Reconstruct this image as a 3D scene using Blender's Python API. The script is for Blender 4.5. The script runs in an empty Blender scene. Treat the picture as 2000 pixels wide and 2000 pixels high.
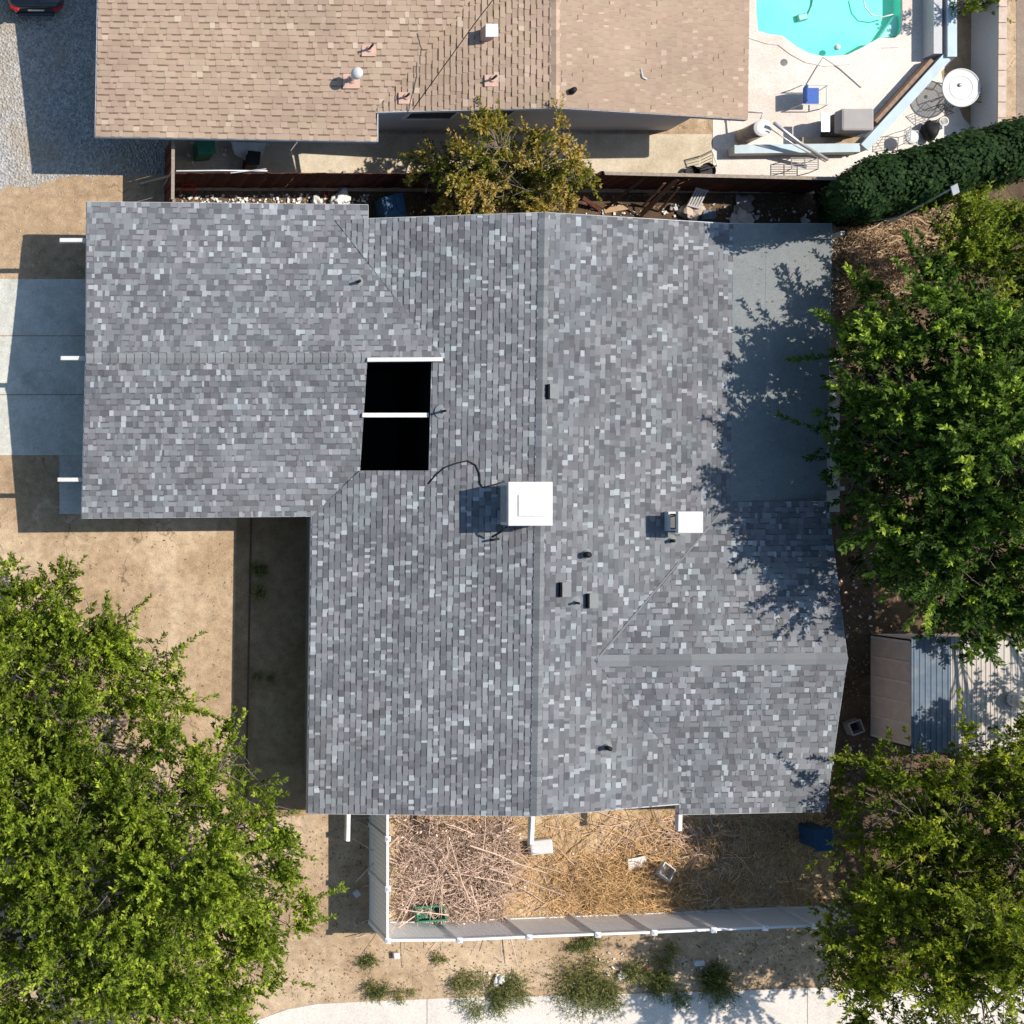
import bpy, bmesh, math, random
import numpy as np
from mathutils import Vector, Matrix

# ---------------------------------------------------------------- camera / light
H, F, NX, NY = 41.0, 2542.0, -30.0, 990.0      # drone height (m), focal length (photo px), nadir (photo px)
sc = bpy.context.scene
COL = sc.collection
cam = bpy.data.cameras.new("camera"); cam_o = bpy.data.objects.new("camera", cam); COL.objects.link(cam_o)
cam_o.location = (0, 0, H)
cam.sensor_fit = 'HORIZONTAL'; cam.sensor_width = 36.0; cam.lens = F / 2000 * 36
cam.shift_x = (1000 - NX) / 2000; cam.shift_y = -(1000 - NY) / 2000
cam.clip_end = 2000
sc.camera = cam_o

SUN = Vector((0.71, 0.185, 1.0)).normalized()
world = bpy.data.worlds.new("World"); sc.world = world; world.use_nodes = True
wn = world.node_tree
sky = wn.nodes.new('ShaderNodeTexSky'); sky.sky_type = 'NISHITA'; sky.sun_disc = False
sky.sun_elevation = math.asin(SUN.z); sky.sun_rotation = math.atan2(SUN.x, SUN.y)
sky.ozone_density = 2.0
tint = wn.nodes.new('ShaderNodeMix'); tint.data_type = 'RGBA'; tint.blend_type = 'MULTIPLY'; tint.inputs[0].default_value = 1.0
tint.inputs[7].default_value = (0.90, 1.0, 1.01, 1)
wn.links.new(sky.outputs[0], tint.inputs[6]); wn.links.new(tint.outputs[2], wn.nodes['Background'].inputs[0])
wn.nodes['Background'].inputs[1].default_value = 0.115
sun = bpy.data.lights.new("sun", 'SUN'); sun_o = bpy.data.objects.new("sun", sun); COL.objects.link(sun_o)
sun.energy = 4.3; sun.angle = math.radians(0.5); sun.color = (1.0, 0.92, 0.83)
sun_o.rotation_euler = SUN.to_track_quat('Z', 'Y').to_euler(); sun_o.location = (15, 5, 60)
sc.view_settings.view_transform = 'Standard'; sc.view_settings.look = 'None'
sc.view_settings.exposure = 0.40; sc.view_settings.gamma = 1.0; sc.view_settings.use_curve_mapping = False
sc.cycles.max_bounces = 6; sc.cycles.diffuse_bounces = 3; sc.cycles.transparent_max_bounces = 8

R = random.Random(7)
NPR = np.random.default_rng(11)

# ---------------------------------------------------------------- helpers
def W(px, py, z=0.0):
    k = (H - z) / F
    return Vector(((px - NX) * k, (NY - py) * k, z))
def proj(p):
    k = F / (H - p[2]); return NX + p[0] * k, NY - p[1] * k

ROOT = {}
def tag(o, label=None, cat=None, group=None, kind=None):
    if label: o['label'] = label
    if cat: o['category'] = cat
    if group: o['group'] = group
    if kind: o['kind'] = kind
    return o
def thing(name, label, cat, loc=(0, 0, 0), group=None):
    o = bpy.data.objects.new(name, None); COL.objects.link(o)
    o.location = loc; o.empty_display_size = 0.2
    ROOT[o.name] = Vector(loc)
    return tag(o, label, cat, group)
def copy_thing(src, loc, rz, label):
    c = src.copy(); COL.objects.link(c); c.location = loc; c.rotation_euler = (0, 0, rz); c['label'] = label
    for ch in list(src.children):
        d = ch.copy(); COL.objects.link(d); d.parent = c
        for g in list(ch.children):
            e = g.copy(); COL.objects.link(e); e.parent = d
    return c

def link_mesh(me, name, mat, parent, label=None):
    o = bpy.data.objects.new(name, me); COL.objects.link(o)
    me.materials.append(mat)
    if parent is not None:
        o.parent = parent; ROOT[o.name] = ROOT[parent.name]
    if label: o['label'] = label
    return o

class MB:
    def __init__(s): s.v = []; s.f = []; s.t = []
    def add(s, vs, fs, tone=0.5):
        b = len(s.v); s.v.extend([tuple(x) for x in vs])
        for f in fs: s.f.append([i + b for i in f]); s.t.append(tone)
    def box(s, c, size, rz=0.0, M=None, tone=0.5):
        x, y, z = (k / 2 for k in size)
        p = [Vector(q) for q in ((-x,-y,-z),(x,-y,-z),(x,y,-z),(-x,y,-z),(-x,-y,z),(x,-y,z),(x,y,z),(-x,y,z))]
        m = M if M is not None else Matrix.Rotation(rz, 3, 'Z')
        s.add([m @ q + Vector(c) for q in p], [(3,2,1,0),(4,5,6,7),(0,1,5,4),(1,2,6,5),(2,3,7,6),(3,0,4,7)], tone)
    def beam(s, a, b, w, h, tone=0.5, up=(0, 0, 1)):
        a = Vector(a); b = Vector(b); d = (b - a).normalized(); u = Vector(up)
        if abs(d.dot(u)) > .98: u = Vector((1, 0, 0))
        r = d.cross(u).normalized(); u = r.cross(d).normalized()
        r *= w / 2; u *= h / 2
        vs = [a-r-u, a+r-u, a+r+u, a-r+u, b-r-u, b+r-u, b+r+u, b-r+u]
        s.add(vs, [(0,1,2,3),(7,6,5,4),(1,0,4,5),(2,1,5,6),(3,2,6,7),(0,3,7,4)], tone)
    def tube(s, pts, r0, r1=None, n=6, tone=0.5, cap=True):
        pts = [Vector(p) for p in pts]; r1 = r0 if r1 is None else r1
        vs = []; m = len(pts); pu = None
        for i, p in enumerate(pts):
            d = (pts[min(i+1, m-1)] - pts[max(i-1, 0)]).normalized()
            u = Vector((0, 0, 1)) if pu is None else pu
            if abs(d.dot(u)) > .95: u = Vector((1, 0, 0)) if abs(d.x) < .9 else Vector((0, 1, 0))
            a = d.cross(u).normalized(); bb = a.cross(d).normalized(); pu = bb
            r = r0 + (r1 - r0) * i / max(1, m - 1)
            for k in range(n):
                t = 2 * math.pi * k / n
                vs.append(p + a * (r * math.cos(t)) + bb * (r * math.sin(t)))
        fs = []
        for i in range(m - 1):
            for k in range(n):
                k2 = (k + 1) % n
                fs.append((i*n+k, i*n+k2, (i+1)*n+k2, (i+1)*n+k))
        if cap and n > 3: fs.append(tuple(range(n - 1, -1, -1))); fs.append(tuple((m-1)*n + k for k in range(n)))
        s.add(vs, fs, tone)
    def lathe(s, c, prof, n=24, M=None, tone=0.5):
        c = Vector(c); vs = []
        for r, z in prof:
            for k in range(n):
                t = 2 * math.pi * k / n; q = Vector((r*math.cos(t), r*math.sin(t), z))
                vs.append(c + (M @ q if M is not None else q))
        fs = []
        for i in range(len(prof) - 1):
            for k in range(n):
                k2 = (k+1) % n; fs.append((i*n+k, i*n+k2, (i+1)*n+k2, (i+1)*n+k))
        m = len(prof)
        fs.append(tuple(range(n-1, -1, -1))); fs.append(tuple((m-1)*n + k for k in range(n)))
        s.add(vs, fs, tone)
    def prism(s, poly, z0, z1, tone=0.5):
        n = len(poly); a = sum(poly[i][0]*poly[(i+1)%n][1]-poly[(i+1)%n][0]*poly[i][1] for i in range(n))
        if a < 0: poly = poly[::-1]
        vs = [(p[0], p[1], z0) for p in poly] + [(p[0], p[1], z1) for p in poly]
        fs = [tuple(range(n-1,-1,-1)), tuple(range(n, 2*n))]
        for i in range(n): j = (i+1) % n; fs.append((i, j, j+n, i+n))
        s.add(vs, fs, tone)
    def blob(s, c, r, seed=0, flat=1.0, rough=.25, tone=0.5, sub=2):
        bm = bmesh.new(); bmesh.ops.create_icosphere(bm, subdivisions=sub, radius=1.0)
        rr = random.Random(seed); ph = [rr.uniform(0, 6.28) for _ in range(6)]
        bm.verts.ensure_lookup_table(); vs = []
        rx, ry, rz = (r, r, r*flat) if not isinstance(r, tuple) else r
        for v in bm.verts:
            q = v.co
            k = 1 + rough*(math.sin(q.x*3.1+ph[0])*math.sin(q.y*2.7+ph[1]) + .5*math.sin(q.z*5+q.x*4+ph[2]) + .4*math.sin(q.y*7+ph[3])*math.sin(q.x*6+ph[4]))
            vs.append((c[0]+q.x*k*rx, c[1]+q.y*k*ry, c[2]+q.z*k*rz))
        s.add(vs, [[v.index for v in f.verts] for f in bm.faces], tone); bm.free()
    def build(s, name, mat, parent=None, smooth=False, bevel=0.0, label=None):
        if parent is not None: off = ROOT[parent.name]
        else:
            a = np.array(s.v); off = Vector((a[:,0].mean(), a[:,1].mean(), a[:,2].min()))
        me = bpy.data.meshes.new(name)
        me.from_pydata([(x-off[0], y-off[1], z-off[2]) for x, y, z in s.v], [], s.f)
        at = me.attributes.new('tone', 'FLOAT', 'FACE'); at.data.foreach_set('value', s.t)
        if bevel > 0:
            bm = bmesh.new(); bm.from_mesh(me)
            es = [e for e in bm.edges if len(e.link_faces) == 2 and e.calc_face_angle(0) > .6]
            bmesh.ops.bevel(bm, geom=es, offset=bevel, segments=2, affect='EDGES', profile=.5, clamp_overlap=True)
            bm.to_mesh(me); bm.free()
        if smooth:
            me.polygons.foreach_set('use_smooth', [True]*len(me.polygons))
        me.update()
        o = link_mesh(me, name, mat, parent, label)
        if parent is None: o.location = off; ROOT[o.name] = off
        return o

def arrays_mesh(name, V, nper, tone, mat, parent):
    """V (n*nper,3) loose polygons of nper corners each, tone per polygon"""
    off = np.array(ROOT[parent.name]) if parent is not None else np.zeros(3)
    n = len(V) // nper
    me = bpy.data.meshes.new(name)
    me.vertices.add(len(V)); me.vertices.foreach_set('co', (V - off).astype(np.float32).ravel())
    me.loops.add(len(V)); me.loops.foreach_set('vertex_index', np.arange(len(V), dtype=np.int32))
    me.polygons.add(n); me.polygons.foreach_set('loop_start', np.arange(0, len(V), nper, dtype=np.int32))
    at = me.attributes.new('tone', 'FLOAT', 'FACE'); at.data.foreach_set('value', np.asarray(tone, dtype=np.float32))
    me.update(calc_edges=True); me.validate()
    return link_mesh(me, name, mat, parent)

# ---------------------------------------------------------------- materials
def new_mat(name):
    m = bpy.data.materials.new(name); m.use_nodes = True
    nt = m.node_tree; bs = nt.nodes['Principled BSDF']; bs.inputs['Specular IOR Level'].default_value = .15; return m, nt, bs
def nd(nt, t, **kw):
    n = nt.nodes.new(t)
    for k, v in kw.items():
        if k.startswith('i_'):
            key = k[2:]; n.inputs[int(key) if key.isdigit() else key.replace('_', ' ')].default_value = v
        else: setattr(n, k, v)
    return n
def ramp(nt, src, stops, interp='LINEAR'):
    r = nt.nodes.new('ShaderNodeValToRGB'); e = r.color_ramp.elements; r.color_ramp.interpolation = interp
    while len(e) < len(stops): e.new(0.5)
    for el, (p, c) in zip(e, stops): el.position = p; el.color = (*c, 1) if len(c) == 3 else c
    nt.links.new(src, r.inputs[0]); return r.outputs[0]
def noise(nt, scale, detail=4, rough=.6, vec=None, dist=0.0):
    n = nd(nt, 'ShaderNodeTexNoise'); n.inputs['Scale'].default_value = scale; n.inputs['Detail'].default_value = detail
    n.inputs['Roughness'].default_value = rough; n.inputs['Distortion'].default_value = dist
    nt.links.new(vec if vec is not None else pos(nt), n.inputs['Vector']); return n.outputs['Fac']
def pos(nt):
    for n in nt.nodes:
        if n.type == 'NEW_GEOMETRY': return n.outputs['Position']
    return nt.nodes.new('ShaderNodeNewGeometry').outputs['Position']
def mix(nt, fac, a, b, mode='MIX'):
    m = nt.nodes.new('ShaderNodeMix'); m.data_type = 'RGBA'; m.blend_type = mode
    for sock, val in ((m.inputs[0], fac), (m.inputs[6], a), (m.inputs[7], b)):
        if isinstance(val, (int, float)): sock.default_value = val
        elif isinstance(val, tuple): sock.default_value = (*val, 1)
        else: nt.links.new(val, sock)
    return m.outputs[2]
def bump(nt, bs, h, strength=.5, dist=.02):
    b = nd(nt, 'ShaderNodeBump'); b.inputs['Strength'].default_value = strength; b.inputs['Distance'].default_value = dist
    nt.links.new(h, b.inputs['Height']); nt.links.new(b.outputs[0], bs.inputs['Normal'])
def attr(nt, name='tone'):
    a = nd(nt, 'ShaderNodeAttribute', attribute_name=name); return a.outputs['Fac']

def plain(name, c, rough=.6, var=.18, scale=6.0, metal=0.0, bmp=0.0, tone=0.0, dirt=None):
    m, nt, bs = new_mat(name)
    lo = tuple(x*(1-var) for x in c); hi = tuple(min(1, x*(1+var)) for x in c)
    col = ramp(nt, noise(nt, scale, 5), [(.3, lo), (.7, hi)])
    if dirt:
        f = ramp(nt, noise(nt, scale*.35, 6, .7), [(.48, (0,0,0)), (.75, (.75,.75,.75))])
        col = mix(nt, f, col, dirt)
    if tone:
        col = mix(nt, 1.0, col, ramp(nt, attr(nt), [(0, (1-tone,)*3), (1, (1+tone,)*3)]), 'MULTIPLY')
    nt.links.new(col, bs.inputs['Base Color']); bs.inputs['Roughness'].default_value = rough; bs.inputs['Metallic'].default_value = metal
    if bmp: bump(nt, bs, noise(nt, scale*6, 4), bmp, .01)
    return m

def shingle_mat(name, stops, tint_a, tint_b, grit=.25):
    m, nt, bs = new_mat(name)
    col = ramp(nt, attr(nt), stops)
    col = mix(nt, ramp(nt, noise(nt, 1.3, 3), [(.35, (0,0,0)), (.65, (1,1,1))]), mix(nt, 1.0, col, tint_a, 'MULTIPLY'), mix(nt, 1.0, col, tint_b, 'MULTIPLY'))
    g = ramp(nt, noise(nt, 95, 2, .8), [(.25, (1-grit,)*3), (.75, (1+grit,)*3)])
    col = mix(nt, 1.0, col, g, 'MULTIPLY')
    w = ramp(nt, noise(nt, .45, 5), [(.3, (.86,.86,.87)), (.7, (1.12,1.12,1.11))])
    col = mix(nt, 1.0, col, w, 'MULTIPLY')
    nt.links.new(col, bs.inputs['Base Color']); bs.inputs['Roughness'].default_value = .9
    bump(nt, bs, noise(nt, 120, 2), .5, .004)
    return m

def ground_mat(name, tones, grit=.3, big=.25, bmp=.6, speck=None, speck_scale=14, cracks=False, stains=None):
    m, nt, bs = new_mat(name)
    a = noise(nt, big, 8, .62, dist=.4)
    col = ramp(nt, a, [(.3, tones[0]), (.5, tones[1]), (.68, tones[2])])
    b = noise(nt, 3.3, 7, .72)
    col = mix(nt, 1.0, col, ramp(nt, b, [(.3, (1-grit,)*3), (.68, (1+grit*.8,)*3)]), 'MULTIPLY')
    c = noise(nt, 26, 4, .75)
    col = mix(nt, 1.0, col, ramp(nt, c, [(.28, (.72,.7,.68)), (.5, (1,1,1)), (.72, (1.2,1.2,1.2))]), 'MULTIPLY')
    if speck:
        v = nd(nt, 'ShaderNodeTexVoronoi'); v.inputs['Scale'].default_value = speck_scale; nt.links.new(pos(nt), v.inputs['Vector'])
        f = ramp(nt, v.outputs['Distance'], [(.12, (1,1,1)), (.22, (0,0,0))])
        f2 = mix(nt, 1.0, f, ramp(nt, noise(nt, 1.4, 4), [(.5, (0,0,0)), (.62, (1,1,1))]), 'MULTIPLY')
        col = mix(nt, f2, col, speck)
    if stains:
        f = ramp(nt, noise(nt, .8, 8, .7, dist=1.0), [(.54,(0,0,0)),(.66,(.6,.6,.6))]); col = mix(nt, f, col, stains)
    if cracks:
        v = nd(nt, 'ShaderNodeTexVoronoi', feature='DISTANCE_TO_EDGE'); v.inputs['Scale'].default_value = .55
        vm = nd(nt, 'ShaderNodeVectorMath', operation='ADD'); nt.links.new(pos(nt), vm.inputs[0])
        nn_ = nd(nt, 'ShaderNodeTexNoise'); nn_.inputs['Scale'].default_value = 1.6; nn_.inputs['Detail'].default_value = 5; nt.links.new(pos(nt), nn_.inputs['Vector']); nt.links.new(nn_.outputs['Color'], vm.inputs[1])
        nt.links.new(vm.outputs[0], v.inputs['Vector'])
        f = mix(nt, 1.0, ramp(nt, v.outputs['Distance'], [(.004,(1,1,1)),(.012,(0,0,0))]), ramp(nt, noise(nt, .55, 4), [(.5,(0,0,0)),(.6,(.7,.7,.7))]), 'MULTIPLY')
        col = mix(nt, f, col, (.13,.09,.055))
        f = ramp(nt, noise(nt, .9, 9, .75, dist=1.2), [(.55,(0,0,0)),(.68,(.6,.6,.6))]); col = mix(nt, f, col, (.60,.49,.35))
        f = ramp(nt, noise(nt, 1.7, 9, .8, dist=.8), [(.57,(0,0,0)),(.7,(.7,.7,.7))]); col = mix(nt, f, col, (.26,.175,.105))
    nt.links.new(col, bs.inputs['Base Color']); bs.inputs['Roughness'].default_value = .95
    ad = nd(nt, 'ShaderNodeMath', operation='ADD'); nt.links.new(b, ad.inputs[0]); nt.links.new(c, ad.inputs[1])
    bump(nt, bs, ad.outputs[0], bmp, .04)
    return m

def gravel_mat(name):
    m, nt, bs = new_mat(name)
    v = nd(nt, 'ShaderNodeTexVoronoi'); v.inputs['Scale'].default_value = 15; nt.links.new(pos(nt), v.inputs['Vector'])
    col = ramp(nt, v.outputs['Color'], [(0, (.14,.14,.14)), (.5, (.34,.335,.32)), (1, (.72,.70,.66))])
    v2 = nd(nt, 'ShaderNodeTexVoronoi'); v2.inputs['Scale'].default_value = 38; nt.links.new(pos(nt), v2.inputs['Vector'])
    c2 = ramp(nt, v2.outputs['Color'], [(0, (.12,.12,.12)), (1, (.6,.58,.55))])
    col = mix(nt, .45, col, c2)
    d = ramp(nt, noise(nt, .5, 6), [(.42, (0,0,0)), (.7, (.75,.75,.75))])
    col = mix(nt, d, col, (.36,.29,.19))
    nt.links.new(col, bs.inputs['Base Color']); bs.inputs['Roughness'].default_value = .95
    bump(nt, bs, v.outputs['Distance'], 1.0, .05)
    return m

def leaf_mat(name, stops, trans=.3, rough=.62, tcol=None):
    m, nt, bs = new_mat(name)
    col = ramp(nt, attr(nt), stops)
    nt.links.new(col, bs.inputs['Base Color']); bs.inputs['Roughness'].default_value = rough
    bs.inputs['Specular IOR Level'].default_value = .12
    tr = nd(nt, 'ShaderNodeBsdfTranslucent')
    nt.links.new(mix(nt, 1.0, col, tcol or (1.5, 1.7, .7), 'MULTIPLY'), tr.inputs['Color'])
    ms = nd(nt, 'ShaderNodeMixShader'); ms.inputs[0].default_value = trans
    nt.links.new(bs.outputs[0], ms.inputs[1]); nt.links.new(tr.outputs[0], ms.inputs[2])
    nt.links.new(ms.outputs[0], nt.nodes['Material Output'].inputs[0])
    return m

M = {}
M['dirt'] = ground_mat('dirt', [(.29,.20,.12), (.41,.295,.185), (.56,.43,.29)], speck=(.55,.45,.33), cracks=True)
M['shade_soil'] = ground_mat('shade_dark_soil', [(.07,.045,.03), (.12,.08,.05), (.17,.115,.07)], big=.6)  # soil darkened to carry the tree shade over the side yard
M['lane'] = ground_mat('brown_lane', [(.22,.165,.125), (.28,.22,.17), (.33,.265,.21)], grit=.15, big=.4)
M['path'] = ground_mat('brown_path', [(.24,.155,.08), (.32,.215,.12), (.40,.285,.17)], big=.6)  # brown earth tone, darker and more orange than the dirt
M['straw_dirt'] = ground_mat('straw_dirt', [(.34,.225,.12), (.50,.36,.21), (.62,.48,.31)], big=.5, grit=.45)
M['gravel'] = gravel_mat('gravel')
M['concrete'] = ground_mat('concrete', [(.42,.42,.37), (.52,.52,.465), (.58,.575,.51)], grit=.14, big=.7, bmp=.15, stains=(.30,.30,.26))
M['old_concrete'] = ground_mat('old_concrete', [(.36,.35,.32), (.45,.44,.40), (.51,.50,.46)], grit=.16, big=.7, bmp=.15)
M['sidewalk'] = ground_mat('sidewalk_concrete', [(.56,.51,.455), (.61,.56,.50), (.65,.605,.55)], grit=.08, big=.4, bmp=.12)
M['deck'] = ground_mat('deck_concrete', [(.56,.48,.41), (.66,.60,.535), (.71,.66,.60)], grit=.08, big=.22, bmp=.1)
M['patio'] = ground_mat('patio_concrete', [(.40,.33,.23), (.52,.45,.33), (.58,.51,.40)], grit=.15, big=.5, bmp=.12)
M['gray_shingle'] = shingle_mat('gray_shingle', [(0,(.098,.098,.102)), (.3,(.155,.155,.161)), (.6,(.20,.203,.208)), (.8,(.275,.283,.29)), (1,(.385,.40,.408))], (1.0,.98,1.02), (.95,1.03,1.04))
M['brown_shingle'] = shingle_mat('brown_shingle', [(0,(.18,.122,.092)), (.3,(.33,.238,.178)), (.6,(.385,.287,.22)), (.8,(.43,.33,.255)), (1,(.50,.40,.315))], (1.0,.98,.96), (.98,1.0,.93), .15)
M['rolled'] = ground_mat('rolled_roofing', [(.16,.178,.18), (.195,.213,.215), (.225,.238,.235)], grit=.09, big=.45, bmp=.08)
M['gray_cap'] = plain('gray_ridge_cap', (.17,.18,.185), .9, .1, 30, tone=.3)
M['brown_cap'] = plain('brown_ridge_cap', (.40,.29,.21), .9, .1, 30, tone=.25)
M['underlay'] = plain('underlay', (.13,.13,.13), .9)
M['white'] = plain('white_paint', (.58,.575,.56), .5, .05, 4, dirt=(.50,.485,.455))
M['white_worn'] = plain('worn_white_paint', (.72,.70,.66), .6, .1, 8, dirt=(.35,.31,.26))
M['vinyl'] = plain('white_vinyl', (.78,.78,.77), .4, .03, 2)
M['trim'] = plain('gray_trim', (.45,.46,.47), .6, .1)
M['trim_mid'] = plain('valley_metal', (.26,.265,.27), .7, .1)
M['stucco'] = plain('stucco', (.50,.50,.50), .9, .06, 12, bmp=.4)
M['house_wall'] = plain('house_stucco', (.42,.38,.33), .9, .08, 12, bmp=.4)
M['black'] = plain('shade_black', (.010,.009,.008), .9, .3)  # near black that stands for deep shade inside openings
M['black_rubber'] = plain('black_rubber', (.02,.02,.02), .6, .2)
M['dark_metal'] = plain('dark_metal', (.05,.05,.055), .45, .2, metal=.4)
M['grey_metal'] = plain('grey_metal', (.30,.31,.32), .45, .12, metal=.3)
M['galv'] = plain('galvanised_metal', (.55,.56,.57), .4, .1, metal=.6)
M['vent_gray'] = plain('vent_gray', (.19,.20,.205), .6, .08)
M['rust_flash'] = plain('flashing_primer', (.50,.33,.26), .7, .12)
M['glass'] = plain('dark_glass', (.015,.018,.02), .08, .1); M['glass'].node_tree.nodes['Principled BSDF'].inputs['Specular IOR Level'].default_value = .5
M['red_fence'] = plain('redwood_fence', (.085,.032,.022), .85, .35, 5, bmp=.4, tone=.3)
M['gray_wood'] = plain('weathered_wood', (.30,.25,.20), .85, .25, 9, bmp=.4, tone=.3)
M['brown_wood'] = plain('brown_wood', (.13,.075,.05), .85, .3, 9, bmp=.4, tone=.35)
M['bark'] = plain('bark', (.20,.165,.125), .9, .3, 14, bmp=.5)
M['twig'] = plain('dry_twig', (.55,.41,.32), .9, .25, 9, tone=.6)
M['straw'] = plain('straw', (.62,.41,.20), .9, .2, 6, tone=.65)
M['dead'] = plain('dead_stems', (.54,.39,.25), .9, .25, 6, tone=.7)
M['blue_wall'] = plain('pale_blue_paint', (.46,.56,.60), .7, .06, 3, dirt=(.4,.42,.42))
M['brick'] = plain('brown_brick', (.28,.19,.13), .9, .25, 8, bmp=.4)
M['tan_wall'] = plain('block_wall', (.52,.42,.34), .9, .12, 5, bmp=.3)
M['shed_wall'] = plain('shed_siding', (.80,.67,.58), .85, .10, 4, dirt=(.66,.54,.46))
M['batten'] = plain('shed_batten', (.85,.76,.70), .8, .12, 6)
M['cream_sheet'] = plain('cream_sheet_metal', (.50,.46,.415), .95, .08, 3, dirt=(.45,.40,.34))
M['blue_sheet'] = plain('bluegrey_sheet_metal', (.13,.17,.215), .95, .12, 3, dirt=(.3,.3,.3))
M['grill_cover'] = plain('grill_cover', (.33,.31,.30), .75, .08, 3, bmp=.2)
M['blue_plastic'] = plain('blue_plastic', (.03,.085,.16), .55, .15)
M['blue_cushion'] = plain('blue_fabric', (.07,.14,.40), .85, .12, 20)
M['teal_tarp'] = plain('blue_tarp', (.03,.09,.16), .5, .35, 5)
M['green_plastic'] = plain('green_plastic', (.04,.19,.11), .5, .15)
M['red_plastic'] = plain('red_plastic', (.45,.03,.02), .5, .15)
M['tan_body'] = plain('tan_enamel', (.42,.33,.25), .6, .2, 6, dirt=(.25,.15,.09))
M['cardboard'] = plain('cardboard', (.42,.29,.17), .9, .15)
M['litter'] = plain('paper_litter', (.68,.66,.62), .8, .1, tone=.35)
M['leaf_litter'] = plain('leaf_litter', (.26,.18,.10), .9, .3, tone=.5)
M['pebble'] = plain('pebble', (.42,.35,.27), .9, .2, 9, tone=.4)
M['tire'] = plain('tyre_rubber', (.02,.02,.02), .8)
M['tail_red'] = plain('red_lens', (.40,.01,.02), .15)
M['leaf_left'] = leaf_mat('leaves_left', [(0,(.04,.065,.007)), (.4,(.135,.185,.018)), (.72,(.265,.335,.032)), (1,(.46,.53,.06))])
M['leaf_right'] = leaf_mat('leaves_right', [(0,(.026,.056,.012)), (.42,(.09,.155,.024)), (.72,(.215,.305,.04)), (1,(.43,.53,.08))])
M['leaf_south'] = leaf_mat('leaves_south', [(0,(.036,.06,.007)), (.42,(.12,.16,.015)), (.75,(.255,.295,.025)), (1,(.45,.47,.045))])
M['leaf_rust'] = leaf_mat('leaves_rust', [(0,(.09,.11,.016)), (.4,(.23,.225,.035)), (.7,(.38,.29,.06)), (1,(.56,.41,.15))], tcol=(1.4,1.3,.7))
M['leaf_olive'] = leaf_mat('leaves_olive', [(0,(.06,.095,.012)), (.5,(.18,.24,.025)), (1,(.42,.42,.08))])
M['leaf_hedge'] = leaf_mat('leaves_hedge', [(0,(.007,.02,.005)), (.6,(.018,.045,.010)), (1,(.055,.10,.022))], trans=.12, rough=.75)
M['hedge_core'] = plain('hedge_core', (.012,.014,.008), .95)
M['weed'] = leaf_mat('weed_blades', [(0,(.075,.095,.03)), (.5,(.17,.20,.065)), (1,(.40,.36,.17))])

m, nt, bs = new_mat('car_paint'); M['car'] = m
bs.inputs['Base Color'].default_value = (.004, .004, .005, 1); bs.inputs['Roughness'].default_value = .12; bs.inputs['Coat Weight'].default_value = 1.0; bs.inputs['Specular IOR Level'].default_value = .5
m, nt, bs = new_mat('pool_plaster'); M['plaster'] = m
nt.links.new(ramp(nt, noise(nt, .4, 4), [(.35, (.30,.80,.66)), (.65, (.44,.90,.78))]), bs.inputs['Base Color']); bs.inputs['Roughness'].default_value = .6
m, nt, bs = new_mat('pool_step'); M['pool_step'] = m
bs.inputs['Base Color'].default_value = (.72, .86, .86, 1)
m, nt, bs = new_mat('water'); M['water'] = m
tr = nd(nt, 'ShaderNodeBsdfTransparent'); tr.inputs[0].default_value = (.68, .98, .93, 1)
gl = nd(nt, 'ShaderNodeBsdfGlossy'); gl.inputs['Roughness'].default_value = .02
fr = nd(nt, 'ShaderNodeFresnel'); fr.inputs[0].default_value = 1.33
bp = nd(nt, 'ShaderNodeBump'); bp.inputs['Strength'].default_value = .15; bp.inputs['Distance'].default_value = .05
nt.links.new(noise(nt, 3.0, 3), bp.inputs['Height']); nt.links.new(bp.outputs[0], gl.inputs['Normal']); nt.links.new(bp.outputs[0], fr.inputs['Normal'])
ms = nd(nt, 'ShaderNodeMixShader'); nt.links.new(fr.outputs[0], ms.inputs[0]); nt.links.new(tr.outputs[0], ms.inputs[1]); nt.links.new(gl.outputs[0], ms.inputs[2])
nt.links.new(ms.outputs[0], nt.nodes['Material Output'].inputs[0])

m, nt, bs = new_mat('frosted_glass'); M['frosted'] = m
bs.inputs['Base Color'].default_value = (.8,.8,.78,1); bs.inputs['Roughness'].default_value = .3
tr = nd(nt, 'ShaderNodeBsdfTransparent'); tr.inputs[0].default_value = (.95,.97,.97,1)
ms = nd(nt, 'ShaderNodeMixShader'); ms.inputs[0].default_value = .45
nt.links.new(tr.outputs[0], ms.inputs[1]); nt.links.new(bs.outputs[0], ms.inputs[2]); nt.links.new(ms.outputs[0], nt.nodes['Material Output'].inputs[0])

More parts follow.
